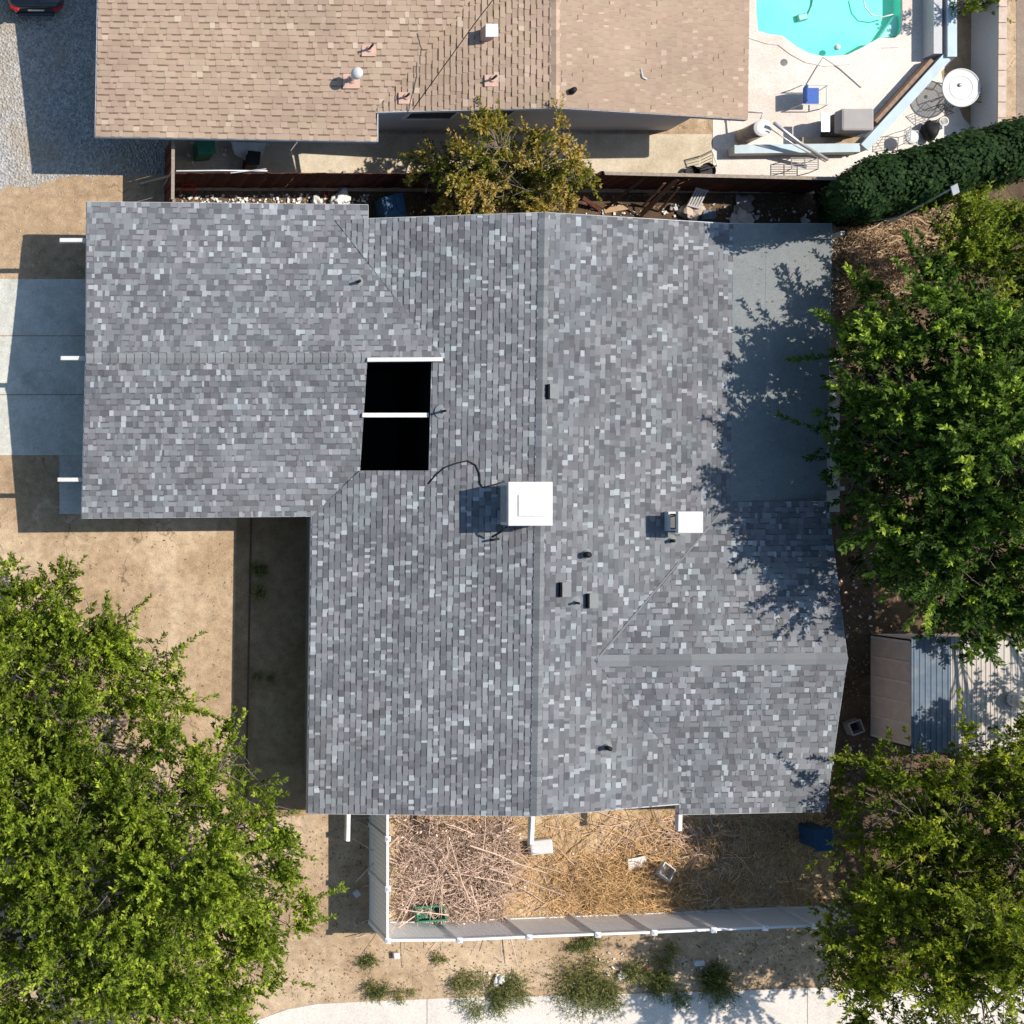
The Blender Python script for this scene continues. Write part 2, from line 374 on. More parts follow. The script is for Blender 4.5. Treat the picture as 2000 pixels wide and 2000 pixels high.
# ---------------------------------------------------------------- the setting
def slab(name, pts, z0, z1, mat, kind='structure', wob=0):
    if wob:
        rw = random.Random(len(name)); q_ = []
        for (xa, ya), (xb, yb) in zip(pts, pts[1:]+pts[:1]):
            k_ = max(1, int(math.hypot(xb-xa, yb-ya)/14))
            for i_ in range(k_): q_.append((xa+(xb-xa)*i_/k_+rw.uniform(-wob,wob), ya+(yb-ya)*i_/k_+rw.uniform(-wob,wob)))
        pts = q_
    b = MB(); b.prism([W(x, y, z1)[:2] for x, y in pts], z0, z1); o = b.build(name, M[mat]); tag(o, kind=kind); return o
POOL = [(1475,-70),(1474,20),(1478,62),(1500,69),(1526,72),(1552,92),(1578,106),(1611,113),(1655,109),(1691,91),(1715,77),(1748,76),(1759,67),(1763,50),(1763,-70)]
def hole_sheet(name, outer, inner, mat, z):
    bm = bmesh.new(); es = []
    for loop in (outer, inner):
        vs = [bm.verts.new((p[0], p[1], z)) for p in loop]
        for i in range(len(vs)): es.append(bm.edges.new((vs[i], vs[(i+1) % len(vs)])))
    bmesh.ops.triangle_fill(bm, use_beauty=True, edges=es)
    for f in bm.faces:
        if f.normal.z < 0: f.normal_flip()
    me = bpy.data.meshes.new(name); bm.to_mesh(me); bm.free()
    return tag(link_mesh(me, name, mat, None), kind='structure')
pin = [W(x, y)[:2] for x, y in POOL]
hole_sheet('ground', [(-260,-260),(300,-260),(300,260),(-260,260)], pin, M['dirt'], 0.0)
DECK = [(1392,-110),(1866,-110),(1866,112),(1838,140),(1842,165),(1868,200),(1882,232),(1910,262),(1905,348),(1392,348)]
hole_sheet('pool_deck', [W(x, y)[:2] for x, y in DECK], pin, M['deck'], 0.008)
# pool basin and water
b = MB(); n = len(pin)
for i in range(n):
    p, q = pin[i], pin[(i+1) % n]
    b.add([(p[0],p[1],0.0),(q[0],q[1],0.0),(q[0],q[1],-.42),(p[0],p[1],-.42)], [(0,1,2,3)])
b.add([(p[0],p[1],-.42) for p in pin], [tuple(range(n))])
tag(b.build('pool_basin', M['plaster']), kind='structure')
b = MB(); b.add([(p[0],p[1],-.12) for p in pin], [tuple(range(n))]); tag(b.build('pool_water', M['water']), kind='structure')
b = MB(); b.prism([W(x, y, -.35)[:2] for x, y in ((1708,84),(1742,34),(1756,36),(1757,66),(1746,73),(1716,77))], -.41, -.22); tag(b.build('pool_step', M['pool_step']), kind='structure')
def offset_loop(p, o):
    out = []; n = len(p)
    for i in range(n):
        a, c, e = Vector(p[i-1]), Vector(p[i]), Vector(p[(i+1) % n]); d1 = (c-a).normalized(); d2 = (e-c).normalized()
        n1, n2 = Vector((-d1.y,d1.x)), Vector((-d2.y,d2.x)); m_ = (n1+n2).normalized(); out.append(c + m_*(o/max(.4, m_.dot(n1))))
    return out
ar_ = sum(pin[i][0]*pin[(i+1)%n][1]-pin[(i+1)%n][0]*pin[i][1] for i in range(n))
outer = offset_loop(pin, -.28 if ar_ > 0 else .28); inner = offset_loop(pin, .03 if ar_ > 0 else -.03)
b = MB()
for i in range(n):
    j = (i+1) % n; A0, A1, B0, B1 = outer[i], outer[j], inner[i], inner[j]
    b.add([(*A0,.008),(*A1,.008),(*A0,.03),(*A1,.03),(*B0,.03),(*B1,.03),(*B0,-.06),(*B1,-.06)], [(0,1,3,2),(2,3,5,4),(4,5,7,6)])
tag(b.build('pool_coping', M['deck']), kind='structure')

slab('gravel_yard', [(-40,-90),(330,-90),(330,338),(262,342),(150,345),(70,362),(-40,372)], -.05, .006, 'gravel', wob=5)
slab('driveway', [(-40,545),(190,545),(190,889),(-40,889)], -.1, .02, 'concrete')
for y_ in (655, 770):
    slab('driveway_joint', [(-40,y_),(190,y_),(190,y_+1.6),(-40,y_+1.6)], .01, .0225, 'path')
slab('driveway_strip', [(116,889.5),(190,889.5),(190,1004),(116,1004)], -.1, .016, 'old_concrete')
slab('patio', [(335,262),(1391,262),(1391,345),(335,345)], -.05, .006, 'patio')
slab('back_patio', [(1400,440),(1640,440),(1640,1000),(1400,1000)], -.05, .01, 'old_concrete')
slab('side_yard', [(1600,395),(2160,330),(2160,1905),(1690,1915),(1650,1790),(1622,1700),(1608,1600)], -.05, .008, 'shade_soil', wob=9)  # dark sheet stands in for the shade on the ground under the trees
slab('narrow_yard', [(340,372),(1650,378),(1640,440),(340,440)], -.05, .004, 'shade_soil')
slab('front_yard', [(770,1570),(1640,1560),(1650,1690),(1655,1765),(1440,1772),(1230,1783),(730,1799),(728,1570)], -.05, .004, 'straw_dirt')
slab('planter_bed', [(492.5,1010),(640,1010),(630,1590),(482,1600)], -.05, .004, 'path')
slab('shaded_path', [(462,1012),(489,1012),(478,1600),(452,1600)], -.05, .006, 'path')  # eave shadow drawn into the ground as a strip of darker earth
slab('bed_edging', [(489,1012),(492.5,1012),(481.5,1600),(478,1600)], -.05, .03, 'brown_wood')
slab('lane', [(1985,-110),(2200,-110),(2200,330),(1985,330)], -.05, .005, 'lane')
# pavement: separate slabs with joints between
top = [(430,2010),(505,1992),(560,1972),(620,1961),(700,1957),(780,1954),(860,1950),(1000,1947),(1130,1943),(1280,1940),(1420,1936),(1577,1930),(1740,1925),(1900,1921),(2100,1915)]
xs = [430, 834, 1137, 1577, 1660, 1960, 2100]
def topy(x):
    for (a, ya), (c, yc) in zip(top, top[1:]):
        if a <= x <= c: return ya + (yc-ya)*(x-a)/(c-a)
    return top[-1][1]
b = MB()
for a, c in zip(xs, xs[1:]):
    pts = [(a+.6, topy(a))] + [p for p in top if a+1 < p[0] < c-1] + [(c-.6, topy(c)), (c-.6, 2130), (a+.6, 2130)]
    b.prism([W(x, y, .02)[:2] for x, y in pts], -.1, .02)
tag(b.build('pavement', M['sidewalk']), kind='structure')

# ---------------------------------------------------------------- shingled roofs
def clip(poly, cl):
    out = poly; n = len(cl)
    for i in range(n):
        a, c = cl[i], cl[(i+1) % n]; inp = out; out = []
        if not inp: return []
        ex, ey = c[0]-a[0], c[1]-a[1]
        sd = [ex*(p[1]-a[1]) - ey*(p[0]-a[0]) for p in inp]
        for k in range(len(inp)):
            p, q, sp, sq = inp[k], inp[(k+1) % len(inp)], sd[k], sd[(k+1) % len(inp)]
            if sp >= 0: out.append(p)
            if (sp >= 0) != (sq >= 0):
                t = sp/(sp-sq); out.append((p[0]+(q[0]-p[0])*t, p[1]+(q[1]-p[1])*t))
    return out
class Patch:
    """bilinear slope: eave E0-E1 to ridge R0-R1, given as (photo x, photo y, height)"""
    def __init__(s, e0, e1, r0, r1):
        s.c = [W(*p) for p in (e0, e1, r0, r1)]
        s.L = (s.c[1]-s.c[0]).length; s.D = (s.c[2]-s.c[0]).length
    def at(s, u, v):
        c = s.c; return (c[0]*(1-u)+c[1]*u)*(1-v) + (c[2]*(1-u)+c[3]*u)*v
    def inv(s, px, py):
        u = v = .5
        for _ in range(25):
            x, y = proj(s.at(u, v)); xu, yu = proj(s.at(u+1e-3, v)); xv, yv = proj(s.at(u, v+1e-3))
            a, b_, c, d = (xu-x)/1e-3, (xv-x)/1e-3, (yu-y)/1e-3, (yv-y)/1e-3
            det = a*d-b_*c; ex, ey = px-x, py-y
            u += (ex*d-b_*ey)/det; v += (a*ey-c*ex)/det
        return u, v
    def px(s, px, py, dz=0.0):
        return s.at(*s.inv(px, py)) + Vector((0, 0, dz))
def tabs(mb, und, P, polys, course, seed, hb=.007, hx=.012, wmin=.10, wmax=.40, dark=.22, light=.13, band=.2, mid=(.33,.68)):
    rr = random.Random(seed)
    nr = round(P.D/course)
    nrm = (P.c[1]-P.c[0]).cross(P.c[2]-P.c[0]).normalized()
    if nrm.z < 0: nrm = -nrm
    cps = []
    for poly in polys:
        q = [P.inv(*p) for p in poly]
        ar = sum(q[i][0]*q[(i+1)%len(q)][1]-q[(i+1)%len(q)][0]*q[i][1] for i in range(len(q)))
        if ar < 0: q = q[::-1]
        cps.append((q, min(p[0] for p in q), max(p[0] for p in q), min(p[1] for p in q), max(p[1] for p in q)))
        und.add([P.at(*p) - nrm*.012 for p in q], [tuple(range(len(q)))])
    for i in range(-2, nr+2):
        t0, t1 = i/nr, (i+1)/nr
        act = [c for c in cps if c[4] > t0 and c[3] < t1]
        if not act: continue
        s0 = min(c[1] for c in act) - rr.uniform(0, .3)/P.L; s_end = max(c[2] for c in act); raised = rr.random() < .5
        while s0 < s_end:
            k = rr.random(); raised = not raised
            s1 = s0 + (rr.uniform(wmin, wmin+(wmax-wmin)*.5) if k < light else rr.uniform(wmin, wmax))/P.L
            tone = rr.uniform(.74, .98) if k < light else (rr.uniform(.0, .25) if k < light+dark else rr.uniform(*mid))
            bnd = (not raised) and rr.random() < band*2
            h = hb + (hx if raised else 0)
            for q, a0, a1, b0, b1 in act:
                if a1 < s0 or a0 > s1: continue
                pl = clip([(s0,t0),(s1,t0),(s1,t1),(s0,t1)], q)
                if len(pl) < 3: continue
                m = len(pl); vs = []
                for u, v in pl: vs.append(P.at(u, v) + nrm*(.003 + h*(1-(v-t0)/(t1-t0))))
                for u, v in pl: vs.append(P.at(u, v) - nrm*.004)
                fs = [tuple(range(m))]
                for e in range(m):
                    g = (e+1) % m
                    if pl[e][1] > t1-1e-6 and pl[g][1] > t1-1e-6: continue
                    fs.append((e, e+m, g+m, g))
                mb.add(vs, fs, tone)
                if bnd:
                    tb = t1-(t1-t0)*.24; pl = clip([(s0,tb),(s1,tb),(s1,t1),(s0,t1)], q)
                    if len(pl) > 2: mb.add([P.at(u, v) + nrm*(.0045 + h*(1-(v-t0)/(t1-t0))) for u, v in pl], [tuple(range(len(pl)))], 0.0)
            s0 = s1
def caps(mb, a, b_, step, w, seed, rise=.03, drop=.04):
    rr = random.Random(seed); a, b_ = Vector(a), Vector(b_); L = (b_-a).length; d = (b_-a)/L
    s_ = Vector((-d.y, d.x, 0)).normalized(); n = max(1, round(L/step))
    for i in range(n):
        p = a + d*(i*step); q = a + d*min(L, (i+1)*step+.01); u = Vector((0, 0, 1))
        vs = [p+s_*w-u*drop+u*.022, p+u*(rise+.022), p-s_*w-u*drop+u*.022, q+s_*w-u*drop, q+u*rise, q-s_*w-u*drop]
        vs += [v-u*.03 for v in vs]
        mb.add(vs, [(0,1,4,3),(1,2,5,4),(0,6,7,1),(1,7,8,2),(0,3,9,6),(2,8,11,5)], rr.uniform(.2, .9))
def board(mb, pts, h=.16, t=.03, dz=-.09):
    for a, c in zip(pts, pts[1:]):
        mb.beam(Vector(a)+Vector((0,0,dz)), Vector(c)+Vector((0,0,dz)), t, h)

# ---- grey house
E, RM, RL, RR_ = 2.55, 3.70, 3.20, 3.40
gh = thing('house', 'grey shingled house with white rooftop cooler and a black roof opening', 'house', W(880, 1000, 0))
PLN = Patch((170,394,E), (862,403,E), (168,700,RL), (862,697,RL))
PLS = Patch((160,1012,E), (862,1007,E), (168,700,RL), (862,697,RL))
PML = Patch((619,428,E), (601,1589,E), (1063,415,RM), (1047,1594,RM))
PMR = Patch((1432,438,E), (1422,1562,E), (1063,415,RM), (1047,1594,RM))
PRN = Patch((1165,981,E), (1617,980,E), (1163,1291,RR_), (1655,1286,RR_))
PRS = Patch((1165,1592,E), (1612,1585,E), (1163,1291,RR_), (1655,1286,RR_))
RLE = PML.px(862,697).z + .015; RRW = PMR.px(1163,1291).z + .015      # wing ridges die into the main slopes
PLN = Patch((170,394,E), (862,403,E), (168,700,RL), (862,697,RLE))
PLS = Patch((160,1012,E), (862,1007,E), (168,700,RL), (862,697,RLE))
PRN = Patch((1165,981,E), (1617,980,E), (1163,1291,RRW), (1655,1286,RR_))
PRS = Patch((1165,1592,E), (1612,1585,E), (1163,1291,RRW), (1655,1286,RR_))
print('ridge ends', RLE, RRW)
mb, un = MB(), MB(); CO = .168
GS = dict(wmin=.06, wmax=.29, dark=.18, light=.125, band=.32, mid=(.14,.70))
tabs(mb, un, PLN, [[(170,394),(719,400),(719,427),(655,431),(169,431)], [(169,431),(655,431),(862,694),(862,699),(168,700)]], CO, 1, **GS)
tabs(mb, un, PLS, [[(168,700),(717,698),(717,707),(703,920),(609,1008),(160,1012)]], CO, 2, **GS)
tabs(mb, un, PML, [[(655,431),(719,427),(1063,415),(1059,697),(862,697)], [(843,697),(1059.2,697),(1056,919),(837,919)], [(703,919),(1056,919),(1047,1594),(601,1589),(609,1008)]], CO, 3, **GS)
tabs(mb, un, PMR, [[(1063,415),(1432,438),(1426,978),(1165,1290),(1051,1290)], [(1051,1290),(1165,1290),(1331,1500),(1326,1571),(1047,1594)]], CO, 4, **GS)
tabs(mb, un, PRN, [[(1163,1291),(1427,979),(1617,980),(1655,1286)]], CO, 5, **GS)
tabs(mb, un, PRS, [[(1163,1291),(1655,1286),(1624,1500),(1330,1500)], [(1330,1500),(1624,1500),(1612,1585),(1325,1591)]], CO, 6, **GS)
roof = mb.build('roof', M['gray_shingle'], gh)
un.build('underlay', M['underlay'], roof)
cp = MB(); caps(cp, W(1063,415,RM+.02), W(1047,1594,RM+.02), .16, .15, 1); cp.build('ridge_cap', M['gray_cap'], roof)
cp = MB(); caps(cp, W(168,700,RL+.02), W(714,698,RL+(RLE-RL)*.79+.02), .235, .15, 2); cp.build('ridge_cap', M['gray_cap'], roof)
cp = MB(); caps(cp, W(1655,1286,RR_+.02), W(1166,1291,RRW+.02), .9, .17, 3, .02, .035)
cp.build('ridge_cap', M['gray_cap'], roof)
b = MB(); vp = []
for k in range(9):
    x_, y_ = 1163+(1427-1163)*k/8, 1291+(979-1291)*k/8; p = PRN.px(x_, y_); p.z = max(p.z, PMR.px(x_, y_).z)+.012; vp.append(p)
for p, q in zip(vp, vp[1:]): b.beam(p, q, .055, .02)
b.build('valley_flashing', M['gray_cap'], roof)
# patio roof
PAT = Patch((1625,437,2.36), (1614,979,2.36), (1432,437,E+.02), (1427,979,E+.02))
b = MB(); g = 8
for i in range(g):
    for j in range(3):
        q = [PAT.at(i/g,j/3), PAT.at((i+1)/g,j/3), PAT.at((i+1)/g,(j+1)/3), PAT.at(i/g,(j+1)/3)]
        o = Vector((0,0,.004*((j) % 2)))
        b.add([p+o for p in q]+[p-Vector((0,0,.12)) for p in q], [(0,1,2,3),(7,6,5,4),(0,4,5,1),(1,5,6,2),(2,6,7,3),(3,7,4,0)])
b.build('patio_roof', M['rolled'], gh)
for y in (470, 715, 955):
    b = MB(); b.box(W(1600, y, 1.1), (.12,.12,2.2)); b.build('patio_post', M['white_worn'], gh)
# fascia boards
b = MB()
for pts in ([(168,700,RL),(170,394,E),(719,400,E),(719,427,E)], [(168,700,RL),(160,1012,E),(609,1008,E),(601,1589,E),(1047,1594,RM),(1326,1571,2.88)],
            [(719,427,E+.15),(1063,415,RM),(1432,437,E),(1625,437,2.36),(1614,979,2.36),(1617,980,E),(1655,1286,RR_),(1612,1585,E),(1325,1591,E)]):
    board(b, [W(*p) for p in pts])
b.build('fascia', M['trim'], gh)
# walls
def wall_strip(b, pts):
    for a, c in zip(pts, pts[1:]):
        A, C_ = W(a[0], a[1], E), W(c[0], c[1], E)
        b.add([(A.x,A.y,-.05),(C_.x,C_.y,-.05),(C_.x,C_.y,c[2]),(A.x,A.y,a[2])], [(0,1,2,3),(3,2,1,0)])
b = MB(); T = E-.1
wall_strip(b, [(205,428,T),(735,430,T),(735,460,T),(1062,458,RM-.2),(1402,462,T),(1402,1010,T),(1582,1010,T),(1582,1290,RR_-.2),(1578,1552,T),(1350,1556,T),(1345,1540,2.75),(1050,1552,RM-.2),(636,1552,T),(640,972,T),(198,978,T),(202,700,RL-.2),(205,428,T)])
b.build('wall', M['house_wall'], gh)
# roof opening
hole = [PLS.px(717,707), PML.px(842,705), PML.px(837,918), PLS.px(703,920)]
b = MB()
for i in range(4):
    p, q = hole[i], hole[(i+1) % 4]
    b.add([p, q, (q.x,q.y,.3), (p.x,p.y,.3)], [(0,1,2,3),(3,2,1,0)])
b.add([(p.x,p.y,.3) for p in hole], [(0,1,2,3)])
b.build('roof_opening', M['black'], gh)  # shaft blackened all over, its deep shade put into the colour
b = MB(); b.beam(W(716,703,RL+.03), W(863,702,RL+.03), .12, .14); b.build('header_beam', M['white'], gh, bevel=.01)
b = MB(); b.beam(W(706,811,2.98), W(842,811,2.98), .13, .16); b.build('cross_beam', M['white_worn'], gh, bevel=.01)
# projecting beams
for a, c, z in (((116,470),(190,470),2.45),((118,700),(190,700),2.86),((112,937),(190,937),2.45)):
    b = MB(); b.beam(W(a[0],a[1],z), W(c[0],c[1],z), .12, .2); b.build('beam', M['white'], gh, bevel=.015)
for a, c, z in (((678,1642),(680,1560),2.45),((1036,1648),(1040,1560),3.3),((1325,1622),(1327,1545),2.42)):
    b = MB(); b.beam(W(a[0],a[1],z), W(c[0],c[1],z), .12, .2); b.build('beam', M['white_worn'], gh, bevel=.015)
# vents and pipes (sub-parts of the roof)
def box_vent(P, px, py, facing=-1):
    c = P.px(px, py); mv = MB(); w, d, h = .15, .21, .17
    vs = [(-w*.9,-d,0),(w*1.4,-d,-.08),(w*1.4,d,-.08),(-w*.9,d,0),(-w*.9,-d,h),(w*1.4,-d,-.03),(w*1.4,d,-.03),(-w*.9,d,h)]
    mv.add([(c.x+x, c.y+y, c.z+.02+z) for x, y, z in vs], [(4,5,6,7),(0,1,5,4),(1,2,6,5),(2,3,7,6)])
    mv.box((c.x+.02, c.y, c.z+.0), (.36,.46,.03), M=Matrix.Rotation(.18, 3, 'Y'))
    mv.build('roof_vent', M['vent_gray'], roof)
    mv = MB(); mv.box((c.x-w*.9-.015, c.y, c.z+.09), (.07, 2*d-.01, .17)); mv.build('vent_shade_block', M['black'], roof)  # black block: the shade of the vent opening given as colour
for q in ((1078,765),(1102,1151),(1155,1173)): box_vent(PMR, *q)
def pipe(P, px, py, h, r, mat, lean=(0, 0), flash=None):
    c = P.px(px, py); mv = MB()
    mv.tube([c-Vector((0,0,.05)), c+Vector((lean[0],lean[1],h))], r, r, 10)
    mv.build('vent_pipe', M[mat], roof, smooth=True)
    mv = MB(); mv.lathe(c+Vector((0,0,-.01)), [(.2,-.02),(.2,.022),(r+.03,.05),(r+.01,.1)], 14); mv.build('pipe_flashing', M[flash or 'vent_gray'], roof)
pipe(PLN, 697, 552, .30, .045, 'black_rubber')
pipe(PML, 862, 804, .35, .035, 'black_rubber')
pipe(PMR, 1142, 1083, .26, .09, 'black_rubber')
pipe(PMR, 1122, 1177, .30, .035, 'black_rubber')
pipe(PMR, 1182, 1459, .30, .07, 'black_rubber')
pipe(PMR, 1308, 1056, .25, .05, 'black_rubber')
# chimney with raised cap
c = PMR.px(1314, 1018)
ch = bpy.data.objects.new('chimney', None); COL.objects.link(ch); ch.parent = gh; ROOT[ch.name] = ROOT[gh.name]
b = MB()
for dx, dy, sx, sy in ((-.25,0,.06,.56),(.25,0,.06,.56),(0,-.25,.44,.06),(0,.25,.44,.06)): b.box((c.x+dx, c.y+dy, c.z+.12), (sx,sy,.34))
b.build('collar', M['white'], ch)
b = MB(); b.box((c.x, c.y, c.z+.02), (.43,.43,.04)); b.build('flue_bottom', M['dark_metal'], ch)
for dx in (-.2,.2):
    for dy in (-.2,.2):
        b = MB(); b.box((c.x+dx, c.y+dy, c.z+.45), (.03,.03,.72)); b.build('leg', M['dark_metal'], ch)
b = MB(); b.box((c.x+.02, c.y-.02, c.z+.86), (.72,.62,.14)); b.build('cap', M['white'], ch, bevel=.015)

# ---- rooftop evaporative cooler
ct = thing('cooler', 'large white box cooler on the main ridge of the grey roof', 'air cooler', W(1035,984,4.0))
x0, x1 = W(994,0,4.6).x, W(1079,0,4.6).x; y0, y1 = W(0,1026,4.6).y, W(0,942,4.6).y; cx, cy = (x0+x1)/2, (y0+y1)/2
b = MB(); b.box((cx,cy,4.27), (x1-x0,y1-y0,.56)); b.build('cabinet', M['white'], ct, bevel=.03)
b = MB(); b.box((cx,cy,4.57), (x1-x0+.03,y1-y0+.03,.05)); b.box((cx+.02,cy-.05,4.605), (.75,.6,.03)); b.build('lid', M['white'], ct, bevel=.015)
b = MB()
for i in range(9): b.box((x0-.008, cy, 4.05+i*.05), (.02, (y1-y0)*.86, .018))
b.build('louvre', M['galv'], ct)
for dx in (-.5,.5):
    for dy in (-.5,.5):
        b = MB(); b.box((cx+dx,cy+dy,3.82), (.06,.06,.46)); b.build('leg', M['grey_metal'], ct)
b = MB(); b.tube([(x0+.1,cy-.66,4.2),(x0,cy-.8,4.0),(x0-.1,cy-.95,3.65)], .03, .03, 8); b.tube([(x0-.15,cy-1.05,3.62),(x0+.1,cy-1.0,3.66)], .035, .035, 8); b.build('drain_hose', M['black_rubber'], ct, smooth=True)
pts = [PML.px(x, y, .03) for x, y in ((836,945),(850,928),(868,913),(890,905),(912,900),(928,908),(936,925),(937,944),(942,952),(960,948),(985,941))]
b = MB(); b.tube(pts, .022, .022, 6); tag(b.build('cable', M['black_rubber'], smooth=True), 'black cable looping over the grey roof towards the white cooler', 'cable')

# ---- neighbour's brown house
E2, RB, RW = 2.5, 3.40, 3.55
nh = thing('house', 'neighbouring house with tan brown shingle roof and grey gable wall', 'house', W(900, 150, 0))
QW = Patch((186,266,E2), (938,280,E2), (194,-190,RW), (938,-190,RW))
QL = Patch((700,-300,E2), (690,219,E2), (1085,-300,RB), (1085,210,RB))
QR = Patch((1467,-300,E2), (1460,233,E2), (1085,-300,RB), (1085,210,RB))
mb, un = MB(), MB()
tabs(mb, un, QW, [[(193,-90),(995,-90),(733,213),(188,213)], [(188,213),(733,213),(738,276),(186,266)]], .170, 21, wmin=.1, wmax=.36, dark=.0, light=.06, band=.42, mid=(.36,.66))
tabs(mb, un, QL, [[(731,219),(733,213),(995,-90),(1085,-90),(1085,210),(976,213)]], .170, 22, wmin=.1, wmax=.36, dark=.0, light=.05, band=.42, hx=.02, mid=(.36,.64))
tabs(mb, un, QR, [[(1085,-90),(1465,-90),(1460,233),(1085,210)]], .170, 23, wmin=.05, wmax=.2, dark=.0, light=.06, band=.04, mid=(.36,.56))  # few dark bands on the sunward slope, many on the others: shade as colour
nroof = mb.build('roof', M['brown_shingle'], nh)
un.build('underlay', M['underlay'], nroof)
cp = MB(); caps(cp, W(1085,-90,RB+.02), W(1085,210,RB+.02), .2, .14, 5); cp.build('ridge_cap', M['brown_cap'], nroof)
b = MB()
for pts in ([(194,-190,RW),(186,266,E2),(738,276,E2),(738,221,E2+.12)], [(690,220,E2+.02),(1085,210,RB),(1460,233,E2),(1466,-200,E2)]): board(b, [W(*p) for p in pts])
b.build('fascia', M['trim'], nh)
wy = W(0,255,0).y; wx1 = W(1305,0,0).x; wx0 = W(745,0,E2).x; rx = W(1085,0,RB).x
b = MB()
b.add([(wx0,wy,0),(wx1,wy,0),(wx1,wy,E2-.05),(rx,wy,RB-.12),(wx0,wy,E2-.05)], [(0,1,2,3,4)])
b.add([(wx1,wy,0),(wx1,30,0),(wx1,30,E2-.05),(wx1,wy,E2-.05)], [(0,1,2,3)])
wl = W(215,0,E2).x; wy2 = W(0,150,E2).y
b.add([(wl,wy2,0),(wx0,wy2,0),(wx0,wy2,E2),(wl,wy2,E2)], [(0,1,2,3)])
b.add([(wx0,wy2,0),(wx0,wy,0),(wx0,wy,E2),(wx0,wy2,E2)], [(0,1,2,3),(3,2,1,0)])
b.add([(wl,wy2,0),(wl,30,0),(wl,30,E2+.4),(wl,wy2,E2)], [(3,2,1,0)])
b.build('wall', M['stucco'], nh)
for xa, xb in ((800,893),(948,1000)):
    A, B_ = W(xa,0,1.9).x, W(xb,0,1.9).x
    b = MB(); 
    for z in (1.3,2.3): b.box(((A+B_)/2, wy-.02, z), (B_-A,.06,.07))
    for x in (A,B_): b.box((x, wy-.02, 1.8), (.07,.06,1.07))
    fr_ = b.build('window', M['white_worn'], nh)
    b = MB(); b.box(((A+B_)/2, wy-.012, 1.8), (B_-A-.06,.02,.94)); b.build('pane', M['glass'], fr_)
for px, py in ((320,268),(520,272),(725,274)):
    p = W(px, py-48, E2); b = MB(); b.box((p.x,p.y,1.2), (.11,.11,2.4)); b.build('porch_post', M['white_worn'], nh)
def nvent(P, px, py, h, r, mat, lean=(0,0)):
    c = P.px(px, py); mv = MB(); mv.tube([c-Vector((0,0,.05)), c+Vector((lean[0],lean[1],h))], r, r, 10); mv.build('vent_pipe', M[mat], nroof, smooth=True)
    mv = MB(); mv.box(c+Vector((0,-.03,.02)), (.42,.34,.03)); mv.lathe(c, [(.12,0),(.07,.09)], 12); mv.build('pipe_flashing', M['rust_flash'], nroof)
nvent(QW, 720, 97, .42, .035, 'dark_metal'); nvent(QL, 792, 190, .32, .035, 'dark_metal'); nvent(QL, 960, 156, .36, .035, 'dark_metal')
c = QW.px(686, 156); b = MB(); b.tube([c, c+Vector((0,0,.5))], .07, .07, 12); b.build('vent_pipe', M['galv'], nroof, smooth=True)
b = MB(); b.lathe(c+Vector((0,0,.5)), [(.1,0),(.17,.04),(.17,.12),(.13,.2),(.02,.24)], 18); b.build('vent_cap', M['white'], nroof, smooth=True)
b = MB(); b.box(c+Vector((0,-.05,.02)), (.5,.42,.03)); b.lathe(c, [(.16,0),(.09,.1)], 12); b.build('pipe_flashing', M['rust_flash'], nroof)
c = QL.px(948, 69); b = MB(); b.box(c+Vector((0,0,.17)), (.3,.34,.34)); b.build('roof_vent', M['rust_flash'], nroof, bevel=.01)
b = MB(); b.box(c+Vector((.03,0,.38)), (.36,.38,.05)); b.build('vent_cap', M['white'], nroof, bevel=.01)
c = QR.px(1116, 179); b = MB(); b.tube([c, c+Vector((0,0,.2))], .1, .08, 10); b.build('vent_pipe', M['black_rubber'], nroof, smooth=True)
c = QR.px(1254, 152); b = MB(); b.tube([c+Vector((-.05,.25,.03)), c+Vector((0,0,.03)), c+Vector((.12,-.05,.03))], .03, .03, 6); tag(b.build('plastic_pipe', M['white'], smooth=True), 'small white bent plastic pipe lying on the tan brown roof', 'pipe')
b = MB(); b.tube([W(978,-20,5.2), W(930,42,4.4), W(870,125,3.6), W(806,214,2.9)], .014, .014, 6)
tag(b.build('overhead_wire', M['black_rubber'], smooth=True), 'thin dark wire running diagonally above the tan brown roof', 'wire')

# ---------------------------------------------------------------- fences and walls
def gpt(x, y, z=0.0): return W(x, y, z)
def picket_fence(name, label, a, c, h, mat, rail=None, seed=0, pw=.14, jag=.03):
    """a, c: ground points"""
    rr = random.Random(seed); a, c = Vector(a), Vector(c); L = (c-a).length; d = (c-a)/L
    nrm = Vector((-d.y, d.x, 0)); t = thing(name, label, 'fence', a)
    b = MB(); n = int(L/pw); ang = math.atan2(d.y, d.x)
    for i in range(n):
        p = a + d*((i+.5)*pw) + nrm*rr.uniform(-.012,.012); hh = h + rr.uniform(-jag, jag)
        b.box((p.x,p.y,hh/2), (pw*.94,.022,hh), rz=ang+rr.uniform(-.03,.03), tone=rr.random())
    b.build('pickets', M[mat], t)
    b = MB()
    for z in (.4, h-.3): b.beam(a+nrm*.05+Vector((0,0,z)), c+nrm*.05+Vector((0,0,z)), .05, .09)
    b.build('rail', M[mat], t)
    k = max(1, round(L/2.4))
    for i in range(k+1):
        p = a + d*(L*i/k) + nrm*.06; b = MB(); b.box((p.x,p.y,(h-.1)/2), (.09,.09,h-.1), rz=ang); b.build('post', M['gray_wood'], t)
    if rail:
        b = MB(); b.beam(a+Vector((0,0,h+.03)), c+Vector((0,0,h+.03)), .10, .04); b.build('cap_rail', M[rail], t)
    return t
def top_to_ground(x, y, z):
    p = W(x, y, z); return Vector((p.x, p.y, 0))
